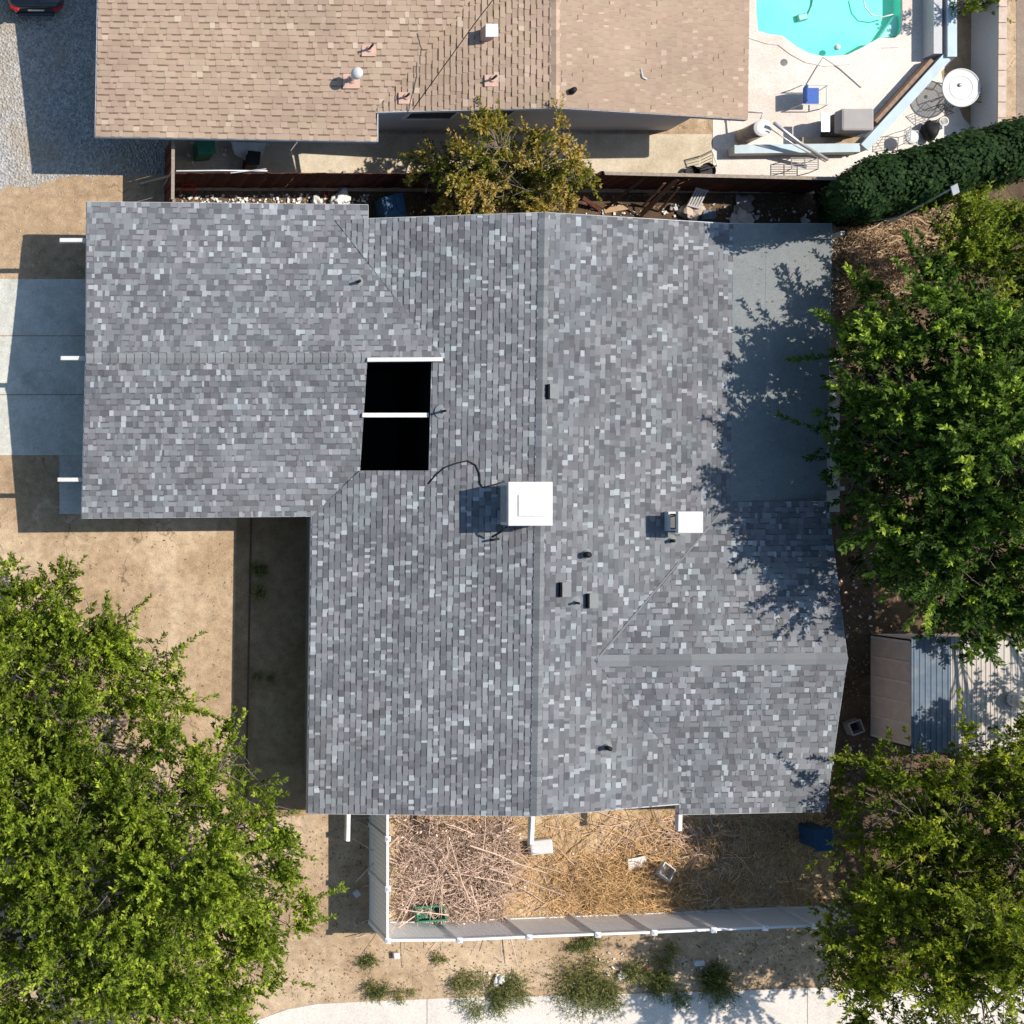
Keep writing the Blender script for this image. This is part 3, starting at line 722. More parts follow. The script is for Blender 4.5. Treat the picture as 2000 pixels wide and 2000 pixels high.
picket_fence('wooden_fence', 'dark red wooden fence with jagged top between the two houses', top_to_ground(338,338,1.75), top_to_ground(1180,339,1.75), 1.75, 'red_fence', seed=3)
picket_fence('wooden_fence', 'dark red wooden fence with flat cap rail beside the pool patio', top_to_ground(1180,339,1.75), top_to_ground(1650,350,1.75), 1.75, 'red_fence', rail='gray_wood', seed=4)
picket_fence('wooden_fence', 'short red brown wooden fence under the corner of the brown roof', top_to_ground(338,262,1.75), top_to_ground(337,390,1.75), 1.75, 'red_fence', rail='gray_wood', seed=5)

HF = 1.80
def vinyl_fence(label, tops):
    pts = [top_to_ground(x, y, HF) for x, y in tops]
    t = thing('vinyl_fence', label, 'fence', pts[0])
    for i, (a, c) in enumerate(zip(pts, pts[1:])):
        d = (c-a).normalized(); L = (c-a).length
        b = MB(); n = max(3, int(L/.15))
        for k in range(n):
            p = a + d*(L*(k+.5)/n); b.box((p.x,p.y,HF/2+.02), (L/n-.006,.022,HF-.2), rz=math.atan2(d.y,d.x))
        b.build('panel', M['vinyl'], t)
        b = MB()
        b.beam(a+Vector((0,0,HF-.05)), c+Vector((0,0,HF-.05)), .07, .10); b.build('top_rail', M['vinyl'], t)
        b = MB(); b.beam(a+Vector((0,0,.1)), c+Vector((0,0,.1)), .06, .12); b.build('bottom_rail', M['vinyl'], t)
    return t, pts
def vposts(t, pts):
    for p in pts:
        b = MB(); b.box((p.x,p.y,HF/2+.02), (.125,.125,HF+.04)); o = b.build('post', M['vinyl'], t)
        b = MB(); q = .085; z = HF+.04
        b.add([(p.x-q,p.y-q,z),(p.x+q,p.y-q,z),(p.x+q,p.y+q,z),(p.x-q,p.y+q,z),(p.x,p.y,z+.07)]+[(p.x-q,p.y-q,z-.03),(p.x+q,p.y-q,z-.03),(p.x+q,p.y+q,z-.03),(p.x-q,p.y+q,z-.03)],
              [(0,1,4),(1,2,4),(2,3,4),(3,0,4),(5,6,1,0),(6,7,2,1),(7,8,3,2),(8,5,0,3)])
        b.build('post_cap', M['vinyl'], o)
t, pts = vinyl_fence('white vinyl fence running along the front of the yard of dry brush', [(757,1837),(897,1836),(1033,1830),(1167,1825),(1277,1821),(1393,1816),(1494,1812),(1592,1808),(1690,1805)])
vposts(t, pts)
t, pts = vinyl_fence('shaded white vinyl fence side section from the grey house to the front corner', [(757,1836),(757,1736),(757,1638),(757,1560)])
vposts(t, pts[1:])

# pale blue planter walls round the pool
def low_wall(name, label, pts, h, w, mat, cat, cap=None):
    t = thing(name, label, cat, W(*pts[0]))
    P_ = [W(x, y, h) for x, y in pts]
    b = MB(); c2 = MB()
    for a, c in zip(P_, P_[1:]):
        d = (c-a).normalized()
        b.beam((a.x,a.y,h/2), (c.x+d.x*w*.4,c.y+d.y*w*.4,h/2), w, h)
        if cap: c2.beam((a.x,a.y,h+.02), (c.x+d.x*w*.5,c.y+d.y*w*.5,h+.02), w+.05, .05)
    b.build('wall_body', M[mat], t)
    if cap: c2.build('wall_cap', M[cap], t)
low_wall('planter_wall', 'low grey wall with pale blue cap beside the straight end of the pool', [(1858,-90),(1858,104)], .55, .24, 'stucco', 'garden wall', 'blue_wall')
low_wall('planter_wall', 'diagonal low wall with pale blue cap between pool deck and round table', [(1848,112),(1692,283)], .45, .24, 'stucco', 'garden wall', 'blue_wall')
low_wall('planter_wall', 'low wall with pale blue cap behind the covered grill', [(1678,289),(1440,292)], .40, .22, 'stucco', 'garden wall', 'blue_wall')
low_wall('brick_edging', 'brown brick planter edge running diagonally along the pool deck', [(1823,118),(1716,236)], .38, .20, 'brick', 'edging')
low_wall('deck_wall', 'grey concrete seat wall at the end of the pool deck', [(1832,-90),(1832,98)], .50, .26, 'stucco', 'garden wall')
b = MB(); b.prism([W(x,y,.25)[:2] for x, y in ((1722,246),(1830,126),(1842,132),(1700,280),(1620,286),(1560,284),(1560,268),(1690,268))], 0, .25); tag(b.build('planter_soil', M['dirt']), kind='structure')
t = thing('block_wall', 'tan block boundary wall beside the round white table', 'wall', W(1935,100,0))
b = MB(); A, B_ = W(1960,-110,1.15), W(1957,262,1.15); b.beam((A.x,A.y,.55), (B_.x,B_.y,.55), .2, 1.1); b.build('wall_body', M['stucco'], t)
b = MB(); 
for i in range(12):
    p = A.lerp(B_, i/12); q = A.lerp(B_, (i+1)/12-.004); b.beam((p.x,p.y,1.12), (q.x,q.y,1.12), .25, .06)
b.build('wall_cap', M['tan_wall'], t)

# ---------------------------------------------------------------- vegetation
def rnd_dirs(n): 
    v = NPR.normal(size=(n,3)); return v/np.linalg.norm(v, axis=1, keepdims=True)
def leaves_on(starts, dirs, lens, per_m, ll, lw, tone0, spread=.9, upb=.8, droop=0.0):
    """leaf diamonds along sprigs"""
    cnt = np.maximum(4, (lens*per_m).astype(int)); idx = np.repeat(np.arange(len(starts)), cnt); n = len(idx)
    t = NPR.random(n)**.8
    d = dirs[idx]; p = starts[idx] + d*(t*lens[idx])[:,None]
    p[:,2] -= droop*(t*lens[idx])**2
    side = np.cross(d, rnd_dirs(n)); side /= np.linalg.norm(side, axis=1, keepdims=True)+1e-9
    ld = d*NPR.uniform(.35,1.0,(n,1)) + side*spread*NPR.uniform(.5,1.1,(n,1)); ld /= np.linalg.norm(ld, axis=1, keepdims=True)
    nr = rnd_dirs(n)*.75 + np.array([0,0,upb]); w = np.cross(ld, nr); w /= np.linalg.norm(w, axis=1, keepdims=True)+1e-9
    nn = np.cross(w, ld)
    sz = NPR.uniform(.65,1.25,(n,1)); L = ll*sz; Wd = lw*sz
    p0 = p; p2 = p + ld*L - nn*L*.12; mid = p + ld*L*.45 + nn*L*.06
    V = np.stack([p0, mid + w*Wd*.5, p2, mid - w*Wd*.5], axis=1).reshape(-1,3)
    tn = np.clip(tone0[idx] + NPR.normal(0,.06,n) + .34*(t-.5), 0, 1)  # tone rises towards the tip: young growth and sunlit tips put into colour
    return V, tn
def lobes_world(lobes): return [(np.array(W(x,y,z)), r*(H-z)/F) for x, y, z, r in lobes]
def make_tree(name, label, cat, base, lobes, leaf, dens=95, ll=.13, lw=.056, per_m=46, slen=(.3,.75), flat=.75, stray=.15, wood='bark', trunk_r=.16, group=None, seed=0, tone=(.25,.75), deadtw=20, fork=1.6, stray_len=(.8,1.7), clumps=4.8, fill=.32, young=.08):
    global NPR
    NPR = np.random.default_rng(100+seed); rr = random.Random(seed)
    bz = W(*base); t = thing(name, label, cat, bz, group)
    LB = [(np.array([c[0], c[1], c[2]+rr.uniform(-.5,.5)]), r) for c, r in lobes_world(lobes)]; wb = MB()
    top = bz + Vector((rr.uniform(-.2,.2), rr.uniform(-.2,.2), fork))
    wb.tube([bz-Vector((0,0,.1)), bz.lerp(top,.5)+Vector((rr.uniform(-.08,.08),.05,0)), top], trunk_r, trunk_r*.75, 10)
    S, D, LN, TN = [], [], [], []
    for c, r in LB:
        cv = Vector(c); m1 = top.lerp(cv,.35)+Vector((rr.uniform(-.2,.2),rr.uniform(-.2,.2),.15)); m2 = top.lerp(cv,.7)+Vector((rr.uniform(-.2,.2),rr.uniform(-.2,.2),.2))
        wb.tube([top-Vector((0,0,.1)), m1, m2, cv], trunk_r*.6, .03, 7)
        nb = int(10+r*6)
        for _ in range(nb):
            v = Vector(rnd_dirs(1)[0]); v.z = v.z*.6+.15; q = cv + Vector((v.x*r, v.y*r, v.z*r*flat))*rr.uniform(.6,.98)
            st = m2.lerp(cv, rr.uniform(.2,1)); mm = st.lerp(q,.5)+Vector((rr.uniform(-.12,.12),rr.uniform(-.12,.12),rr.uniform(-.05,.12)))
            wb.tube([st, mm, q], .022, .006, 5, cap=False)
        nc = max(5, int(clumps*r**1.5)); n = int(dens*r*r)
        cd = rnd_dirs(nc); cd[:,2] = np.abs(cd[:,2])*np.where(NPR.random(nc)<.8,1,-.6)
        cr = NPR.uniform(.24,.46,(nc,1))*max(r,.7)*.8
        cc_ = c + cd*r*NPR.uniform(.3,1.05,(nc,1))**.5*np.array([1,1,flat*1.15]); ctone = NPR.random(nc)
        ci = NPR.choice(nc, n, p=(cr[:,0]**2)/(cr**2).sum())
        v = rnd_dirs(n); v[:,2] = np.where(v[:,2]<-.2, -v[:,2], v[:,2])
        p = cc_[ci] + v*cr[ci]*NPR.uniform(.05,.6,(n,1))
        d = v*.8 + cd[ci]*np.array([1,1,.5])*.6 + rnd_dirs(n)*.35 + np.array([0,0,.22])
        d /= np.linalg.norm(d,axis=1,keepdims=True)
        ln = NPR.uniform(*slen,n)*np.clip(cr[ci,0]/.5,.6,1.2)
        st = NPR.random(n)<stray*.45; k_ = int(st.sum())
        ln[st] = NPR.uniform(*stray_len,k_); d[st] = cd[ci][st]*np.array([1,1,.3])+rnd_dirs(k_)*.3; d[st] /= np.linalg.norm(d[st],axis=1,keepdims=True)
        p[st] = cc_[ci][st]
        tn = tone[0] + (tone[1]-tone[0])*(.72*ctone[ci]**1.2+.28*NPR.random(n))
        yg = (NPR.random(n)<young)&(v[:,2]>.1); tn[yg] = NPR.uniform(.75,1.0,int(yg.sum()))
        S.append(p); D.append(d); LN.append(ln); TN.append(tn)
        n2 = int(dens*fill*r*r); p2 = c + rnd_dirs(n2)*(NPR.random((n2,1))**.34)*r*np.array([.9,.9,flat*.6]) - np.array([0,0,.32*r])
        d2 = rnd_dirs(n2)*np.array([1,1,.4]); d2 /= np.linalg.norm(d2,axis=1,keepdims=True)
        S.append(p2); D.append(d2); LN.append(NPR.uniform(*slen,n2)*.9); TN.append(tone[0]+(tone[1]-tone[0])*.3*NPR.random(n2))  # inner fill leaves toned darker, the shade inside the crown put into colour
        for k in range(int(deadtw*r/2)):
            v1 = Vector(rnd_dirs(1)[0]); v1.z = abs(v1.z); q0 = cv + Vector((v1.x*r*.6,v1.y*r*.6,v1.z*r*flat*.8))
            q1 = q0 + Vector((rr.uniform(-.35,.35), rr.uniform(-.35,.35), rr.uniform(.0,.22))); q2 = q1 + (q1-q0)*.6+Vector((rr.uniform(-.1,.1),rr.uniform(-.1,.1),0))
            wb.tube([q0,q1,q2], .014, .005, 4, cap=False)
    S, D, LN, TN = map(np.concatenate, (S, D, LN, TN))
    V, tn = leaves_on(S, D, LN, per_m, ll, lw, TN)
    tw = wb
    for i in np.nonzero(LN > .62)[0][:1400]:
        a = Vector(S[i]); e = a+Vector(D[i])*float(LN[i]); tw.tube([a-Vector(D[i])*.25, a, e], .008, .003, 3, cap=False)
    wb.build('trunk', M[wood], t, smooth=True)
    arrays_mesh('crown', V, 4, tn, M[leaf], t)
    return t

make_tree('tree', 'leafy green tree on the bare dirt beside the left edge, west of the grey house', 'tree', (60,1330,0),
  [(70,1180,3.2,100),(150,1240,3.3,85),(35,1300,4.2,120),(140,1340,4.0,120),(245,1350,3.3,80),(300,1290,2.9,45),(60,1440,4.6,130),(200,1450,4.0,110),(320,1380,3.0,50),(-60,1250,4.0,120),(-80,1420,4.5,140)],
  'leaf_left', seed=1, tone=(.15,.72))
make_tree('tree', 'largest spreading green tree, beside the white fence in the front corner', 'tree', (290,1700,0),
  [(420,1500,3.6,85),(330,1560,4.6,120),(500,1600,3.8,85),(560,1680,3.3,55),(450,1690,4.6,120),(520,1790,3.6,75),(310,1700,5.6,150),(150,1610,5.4,140),(50,1720,5.4,140),(190,1800,5.8,150),(340,1860,5.2,140),(460,1880,3.8,85),(90,1900,5.4,140),(250,1990,5.0,140),(430,1990,3.4,80),(20,1560,5.0,120),(-60,1850,5.0,150),(110,2060,5,140)],
  'leaf_left', seed=2, tone=(.15,.72), trunk_r=.22, fork=2.0)
make_tree('tree', 'dark green tree overhanging the flat end of the grey roof', 'tree', (1790,900,0),
  [(1740,700,4.05,85),(1690,760,3.74,60),(1660,850,3.81,62),(1720,860,4.53,95),(1830,640,4.84,110),(1830,790,5.39,150),(1950,720,5.47,140),(1960,900,5.78,170),(1730,980,4.05,80),(1850,980,5.16,140),(1800,1110,4.37,100),(1920,1080,5.16,140),(1850,1210,3.74,75),(1950,1180,4.37,95),(1700,600,3.26,50),(1680,930,4.05,60),(2060,800,5.06,170),(2070,1020,4.72,160),(2140,1120,5.50,90),(2330,1050,6.00,120),(2340,1375,6.00,55),(2430,1330,6.00,55),(2270,1410,5.50,45),(2520,1300,6.00,60),(1700,1100,2.79,40),(1960,1225,3.10,70),(2080,620,4.38,130)],  # rightmost lobes are unseen, added for other trees that shade shed and yard
  'leaf_right', seed=3, trunk_r=.2, fork=2.2, dens=90, ll=.15, lw=.072, tone=(.0,.52), young=.12, fill=.22)
make_tree('tree', 'olive yellow tree between the clipped hedge and the dark tree', 'tree', (1880,500,0),
  [(1900,440,4.2,75),(1965,420,4.6,85),(1870,530,4.4,75),(1960,540,5.0,105),(2050,480,4.6,110)],
  'leaf_olive', seed=4, fork=1.4, trunk_r=.12)
make_tree('tree', 'yellow green tree in front of the metal shed', 'tree', (1740,1570,0),
  [(1760,1500,3.07,65),(1720,1590,3.50,75),(1790,1600,4.08,95),(1870,1560,4.08,90),(1830,1690,4.08,90),(1740,1690,3.50,70),(1690,1520,2.64,40),(1890,1660,4.22,75),(1850,1470,2.92,50),(1678,1620,2.64,42),(1690,1715,2.78,55),(1668,1540,2.49,38)],
  'leaf_south', seed=5, trunk_r=.15, fork=1.6)
make_tree('tree', 'shady green tree in the bottom right corner over the pavement', 'tree', (1800,1810,0),
  [(1970,1540,4.8,80),(1990,1660,5.2,95),(1680,1810,3.4,75),(1760,1860,4.4,95),(1860,1830,5.2,105),(1960,1800,5.6,120),(1690,1930,3.6,75),(1800,1960,4.8,110),(1920,1950,5.4,130),(1640,1870,3.0,40),(2050,1880,5.4,130),(1740,1760,3.4,60),(1960,1470,3.4,60),(1900,1740,4.4,80),(1620,1810,2.6,40),(2100,1650,5.5,120),(2130,1480,5,110),(2140,1780,5.5,130),(2220,1620,6,120),(1840,1760,4.2,70)],
  'leaf_south', seed=6, trunk_r=.18, fork=1.8)
make_tree('tree', 'rust and olive coloured small tree against the red wooden fence', 'tree', (975,392,0),
  [(905,330,2.8,55),(870,300,2.4,40),(960,280,3.1,62),(1000,350,3.0,60),(1075,300,3.0,58),(1100,350,2.8,50),(1050,380,2.7,48),(940,380,2.7,48),(985,240,2.6,34),(1140,340,2.2,30),(830,320,2.0,26),(900,375,2.2,40),(1000,300,2.6,50),(1030,400,2.2,36),(1060,345,2.4,40),(855,345,1.9,26)],
  'leaf_rust', seed=7, trunk_r=.09, fork=.9, dens=260, clumps=9, ll=.10, lw=.052, tone=(.05,.95), stray=.14, slen=(.2,.5), stray_len=(.45,.85))
make_tree('bush', 'small green bush behind the low grey wall at the end of the pool', 'bush', (1905,10,0),
  [(1890,2,1.0,26),(1920,-10,1.2,30),(1945,-20,1.2,30)], 'leaf_south', seed=8, trunk_r=.04, fork=.4, dens=260, slen=(.15,.35), ll=.09, lw=.05, stray=.05, deadtw=3)
# clipped hedge: a leafy body, leaves over every face
def hedge():
    global NPR
    NPR = np.random.default_rng(500)
    ZT = 5.6; a = W(1640,338,ZT); c = W(2120,206,ZT); a.z = c.z = 0; d = (c-a).normalized(); nr = Vector((-d.y,d.x,0)); L = (c-a).length
    hw = .72; a -= nr*hw*.8; c -= nr*hw*.8
    lean = lambda z: 2.9*np.clip(1-z/ZT, 0, 1)**.85
    t = thing('hedge', 'tall dark green clipped hedge beside the pool patio', 'hedge', a+d*3)
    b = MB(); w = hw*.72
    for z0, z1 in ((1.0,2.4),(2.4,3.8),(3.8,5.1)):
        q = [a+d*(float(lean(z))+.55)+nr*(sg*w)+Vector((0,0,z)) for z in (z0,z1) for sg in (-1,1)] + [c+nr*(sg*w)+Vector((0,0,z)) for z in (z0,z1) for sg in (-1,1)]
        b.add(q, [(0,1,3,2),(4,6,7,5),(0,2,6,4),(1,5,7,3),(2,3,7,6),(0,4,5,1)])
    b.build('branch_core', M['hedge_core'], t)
    b = MB()
    for i in range(4): q = a+d*(3.2+i*1.3); b.tube([q, q+Vector((0,0,2.0))], .08, .06, 8)
    b.build('trunk', M['bark'], t)
    n = 46000; s_ = NPR.random(n)*L; ang = NPR.uniform(-.3*math.pi, 1.3*math.pi, n)
    k = np.maximum(np.abs(np.cos(ang)), np.abs(np.sin(ang)))**-.7
    fq = NPR.normal(size=(14,2))*np.array([4.5,3.0]); fp = NPR.uniform(0,6.28,14)
    wob = 1+.03*sum(np.sin(s_*f_[0]+ang*f_[1]+q_) for f_, q_ in zip(fq, fp))*.45+.035*NPR.normal(size=n)
    off = np.cos(ang)*hw*k*wob; z = 2.9+np.sin(ang)*(ZT-2.9)*k*wob*.97; z = np.clip(z, .5+NPR.random(n)*.5, ZT+.05)
    sl = lean(z); endf = NPR.random(n) < .09
    s_ = np.where(endf, NPR.random(n)**2*.5, s_*(1-sl/L)) + sl
    off = np.where(endf, NPR.uniform(-1,1,n)*hw*.95, off); z = np.where(endf, NPR.uniform(.6,ZT-.1,n), z)
    s_ = np.where(endf, lean(z)+NPR.random(n)**2*.35, s_)
    rnd = np.clip((s_-lean(z))/.7, .35, 1)**.5; off = off*rnd
    A, Dv, Nv = np.array(a), np.array(d), np.array(nr)
    p = A + s_[:,None]*Dv + off[:,None]*Nv; p[:,2] = z; p = p + NPR.normal(size=(n,3))*.055
    sh_ = NPR.random(n) < .05; p[sh_,2] += NPR.random(int(sh_.sum()))*.22*(z[sh_]/ZT)
    out = (off/hw)[:,None]*Nv + ((z-2.9)/(ZT-2.9))[:,None]**3*np.array([0,0,1.0]) - np.where(endf,1.0,0)[:,None]*Dv
    ld = np.cross(out, rnd_dirs(n)) + out*.25 - np.array([0,0,.25]); ld /= np.linalg.norm(ld,axis=1,keepdims=True)
    nn = out + rnd_dirs(n)*.35; w = np.cross(ld, nn); w /= np.linalg.norm(w,axis=1,keepdims=True)
    sz = NPR.uniform(.6,1.3,(n,1))*.125
    V = np.stack([p, p+ld*sz*.45+w*sz*.38, p+ld*sz, p+ld*sz*.45-w*sz*.38], axis=1).reshape(-1,3)
    arrays_mesh('foliage', V, 4, np.clip(NPR.normal(.42,.22,n),0,1), M['leaf_hedge'], t)
hedge()

# weeds along the pavement
def weed(x, y, rp, label, hgt=.35, mat='weed', name='weed_clump', tone=(.1,.9), group='weeds along the pavement'):
    c = W(x, y); r = rp*1.2*H/F; k = max(3, int(r*7)); cs = [np.array([c.x+NPR.normal()*r*.36, c.y+NPR.normal()*r*.24, 0]) for _ in range(k)]
    n = int(620*r*r+80); ci = NPR.integers(0, k, n); rc = NPR.uniform(.3,.6,k)*r
    p = np.array(cs)[ci] + rnd_dirs(n)*(rc[ci]*NPR.random(n)**.6)[:,None]*np.array([1,1,0]); p[:,2] = NPR.random(n)*.08
    d = (p-np.array(c))/r*.6 + rnd_dirs(n)*.6; d[:,2] = NPR.uniform(.3,1.1,n); d /= np.linalg.norm(d,axis=1,keepdims=True)
    V, tn = leaves_on(p, d, hgt*NPR.uniform(.4,1.1,n), 46, .055, .016, NPR.uniform(*tone,n), spread=.8, upb=.5)
    off = Vector((c.x,c.y,0)); o_ = arrays_mesh(name, V-np.array(off), 4, tn, M[mat], None); o_.location = off
    return tag(o_, label, 'weed', group)
weed(1140,1925,66,'widest green weed clump on the edge of the pavement, below the middle of the fence',.5)
weed(935,1935,44,'leafy green weed clump beside white litter at the pavement edge',.45)
weed(1012,1932,36,'green weed clump between the widest clump and the litter at the pavement edge',.42)
weed(1244,1905,32,'small green weed clump beside a red scrap near the pavement',.4)
weed(1312,1918,42,'grey green weed clump growing onto the pavement',.45, tone=(0,.6))
weed(1392,1918,46,'darkest green weed clump beside a white box near the pavement',.5, tone=(0,.45))
weed(724,1872,22,'small dry weed below the front fence corner',.28, tone=(.2,.8))
weed(734,1928,28,'dry green weed near the pavement, below the front fence corner',.32, tone=(.1,.7))
weed(790,1938,20,'low brownish weed tuft on the dirt near the pavement',.22, tone=(.5,1))
weed(860,1870,14,'smallest weed tuft on the dirt below the fence',.2, tone=(.4,.9))
weed(905,1920,26,'dry brown stalky weed beside the litter',.32, tone=(.6,1))
weed(1140,1838,30,'weed growing at the foot of the white fence',.3, tone=(.2,.7))
weed(1320,1868,28,'brown weed beside fallen leaves below the fence',.3, tone=(.4,1))
weed(504,1115,16,'green weed in the shaded planting bed beside the grey house',.3, tone=(.2,.8), group='weeds in the shaded bed')
weed(508,1160,18,'largest green weed in the shaded planting bed beside the grey house',.34, tone=(.3,.9), group='weeds in the shaded bed')
weed(512,1322,11,'tiny weed low in the shaded bed beside the grey house',.2, tone=(.2,.7), group='weeds in the shaded bed')

# loose dry stuff
def in_poly(x, y, poly):
    ins = False; n = len(poly)
    for i in range(n):
        (x1,y1),(x2,y2) = poly[i], poly[(i+1)%n]
        if (y1 > y) != (y2 > y) and x < (x2-x1)*(y-y1)/(y2-y1)+x1: ins = not ins
    return ins
def rnd_in(poly, rr):
    xs_ = [p[0] for p in poly]; ys_ = [p[1] for p in poly]
    while True:
        x, y = rr.uniform(min(xs_),max(xs_)), rr.uniform(min(ys_),max(ys_))
        if in_poly(x,y,poly): return x, y
def sticks(mb, poly, n, ln, r, seed, zmax=.5, bend=.15, curl=0.0, tone=(0,1), mound=None):
    rr = random.Random(seed)
    for _ in range(n):
        x, y = rnd_in(poly, rr); L = rr.uniform(*ln); a = rr.uniform(0, 6.283)
        hz = zmax
        if mound: hz = zmax*max(.05, 1-((x-mound[0])/mound[2])**2-((y-mound[1])/mound[3])**2)
        z = .01+rr.random()**1.3*hz; p = W(x, y, 0); p.z = z
        dz = rr.uniform(-.3,.3)*min(1, hz*2)
        pts = [p]; k = 3 if not curl else 5
        for i in range(k):
            a += rr.uniform(-bend,bend)+curl*rr.choice((-1,1))*.2
            q = pts[-1]+Vector((math.cos(a),math.sin(a),dz+rr.uniform(-.1,.1)*hz))*(L/k); q.z = max(.008, q.z); pts.append(q)
        r0 = rr.uniform(*r); mb.tube(pts, r0, r0*.5, 4 if r0 > .006 else 3, rr.uniform(*tone), cap=False)
PILE = [(770,1590),(1000,1600),(1010,1660),(985,1740),(975,1800),(930,1795),(840,1795),(775,1780)]
b = MB(); sticks(b, PILE, 1500, (.2,1.0), (.006,.015), 31, .75, .5, mound=(890,1700,170,150), tone=(.1,1)); sticks(b, PILE, 80, (.9,2.4), (.014,.028), 32, .8, .15, mound=(890,1700,200,200), tone=(.5,1))
rr = random.Random(91)
for _ in range(1300):
    x, y = rnd_in(PILE, rr); p = W(x, y, 0); p.z = rr.random()*.55; s_ = rr.uniform(.025,.07); a_ = rr.uniform(0,6.28); q = Vector((math.cos(a_),math.sin(a_),rr.uniform(-.8,.8)))*s_; w_ = Vector((-math.sin(a_),math.cos(a_),rr.uniform(-.8,.8)))*s_*.5
    b.add([p-q,p+w_,p+q,p-w_], [(0,1,2,3)], rr.choice((0,0,.1,.8)))
tag(b.build('brush_pile', M['twig']), 'tangled heap of dry grey brown branches inside the white fence corner', 'brush pile')
YARD = [(775,1590),(1430,1575),(1430,1768),(1230,1780),(780,1800)]
b = MB(); sticks(b, [(1010,1690),(1430,1600),(1430,1765),(1230,1778),(1010,1790)], 1500, (.15,.6), (.004,.010), 33, .10, .5, curl=1.2); sticks(b, [(1150,1700),(1320,1690),(1320,1775),(1140,1780)], 1700, (.2,.8), (.004,.011), 34, .30, .6, curl=1.4)
sticks(b, YARD, 1800, (.1,.4), (.003,.007), 35, .05, .4, curl=.8); sticks(b, [(780,1590),(1010,1590),(1010,1790),(930,1800)], 900, (.2,.6), (.003,.007), 36, .15, .6, curl=1)
sticks(b, [(1430,1590),(1610,1590),(1640,1760),(1430,1770)], 1500, (.1,.5), (.004,.009), 41, .10, .6, curl=1)
sticks(b, [(1080,1700),(1420,1610),(1425,1765),(1060,1785)], 1100, (.2,.9), (.005,.013), 43, .28, .7, curl=1.5); sticks(b, [(1010,1590),(1420,1585),(1420,1690),(1010,1690)], 500, (.2,.8), (.004,.010), 44, .12, .4)
tag(b.build('dry_grass', M['straw']), 'matted golden dry grass covering the fenced front yard', 'dry grass', kind='stuff')
b = MB(); sticks(b, [(1190,1600),(1420,1590),(1400,1700),(1250,1690)], 160, (.3,1.2), (.008,.016), 45, .2, .3, tone=(.5,1)); sticks(b, [(1320,1600),(1440,1600),(1430,1770),(1330,1760)], 160, (.2,.8), (.006,.014), 46, .25, .5, tone=(0,1)); sticks(b, [(1010,1610),(1200,1600),(1200,1780),(1010,1780)], 70, (.3,1.1), (.007,.014), 47, .12, .2, tone=(.5,1)); tag(b.build('twig_litter', M['twig']), 'loose dry twigs strewn over the fenced yard', 'twigs', kind='stuff')
b = MB(); sticks(b, [(1630,440),(1720,425),(1850,425),(1850,500),(1760,560),(1700,640),(1630,660)], 2600, (.2,.9), (.006,.017), 37, .9, .6, curl=.8); sticks(b, [(1630,560),(1750,520),(1700,760),(1630,780)], 900, (.2,.7), (.004,.010), 38, .2, .6, curl=.8)
tag(b.build('dead_brush', M['dead']), 'brown heap of dead stems below the hedge beside the grey roof', 'brush pile')
b = MB()
for poly, n, sd in (([(610,1590),(740,1590),(700,1830),(540,1840)],300,1),([(520,1850),(1560,1820),(1500,1935),(560,1960)],750,2),([(1440,1580),(1640,1580),(1640,1930),(1440,1930)],900,3),([(1625,1100),(1790,1000),(1700,1480),(1600,1600)],700,4),([(0,1030),(455,1040),(450,1480),(0,1080)],140,5),([(350,374),(1640,380),(1640,430),(350,400)],900,6)):
    rr = random.Random(sd)
    for _ in range(n):
        x, y = rnd_in(poly, rr); p = W(x, y, .015); s_ = rr.uniform(.02,.055); a = rr.uniform(0,6.28); q = Vector((math.cos(a),math.sin(a),rr.uniform(-.2,.4)))*s_; w = Vector((-math.sin(a),math.cos(a),rr.uniform(-.4,.4)))*s_*.5
        b.add([p-q,p+w,p+q,p-w], [(0,1,2,3)], rr.random())
rr = random.Random(55)
for _ in range(420):
    PP, box_ = (PAT, (1432,1614,445,975)) if rr.random() < .6 else (PRN, (1440,1600,990,1250))
    x = rr.uniform(box_[0], box_[1]); y = rr.uniform(box_[2], box_[3])
    if rr.random() > (x-1380)/240: continue
    p = PP.px(x, y, .035); s_ = rr.uniform(.02,.045); a = rr.uniform(0,6.28); q = Vector((math.cos(a),math.sin(a),rr.uniform(-.1,.2)))*s_; w = Vector((-math.sin(a),math.cos(a),.1))*s_*.5
    b.add([p-q,p+w,p+q,p-w], [(0,1,2,3)], rr.random())
tag(b.build('leaf_litter', M['leaf_litter']), 'scattered dry leaves over the dirt', 'leaves', kind='stuff')
b = MB()
for poly, n, sd in (([(520,1850),(1560,1820),(1500,1935),(560,1960)],700,12),([(0,350),(300,350),(160,540),(0,540)],350,13),([(0,1030),(455,1040),(450,1480),(100,1100)],180,14),([(610,1590),(740,1590),(700,1830),(540,1840)],160,15)):
    rr = random.Random(sd)
    for _ in range(n):
        x, y = rnd_in(poly, rr); s_ = rr.uniform(.008,.035)*rr.random()**.5; b.blob(W(x,y,s_*.2), s_, rr.randint(0,999), .6, .2, rr.random(), sub=1)
tag(b.build('pebbles', M['pebble']), 'loose pebbles scattered on the dirt', 'pebbles', kind='stuff')

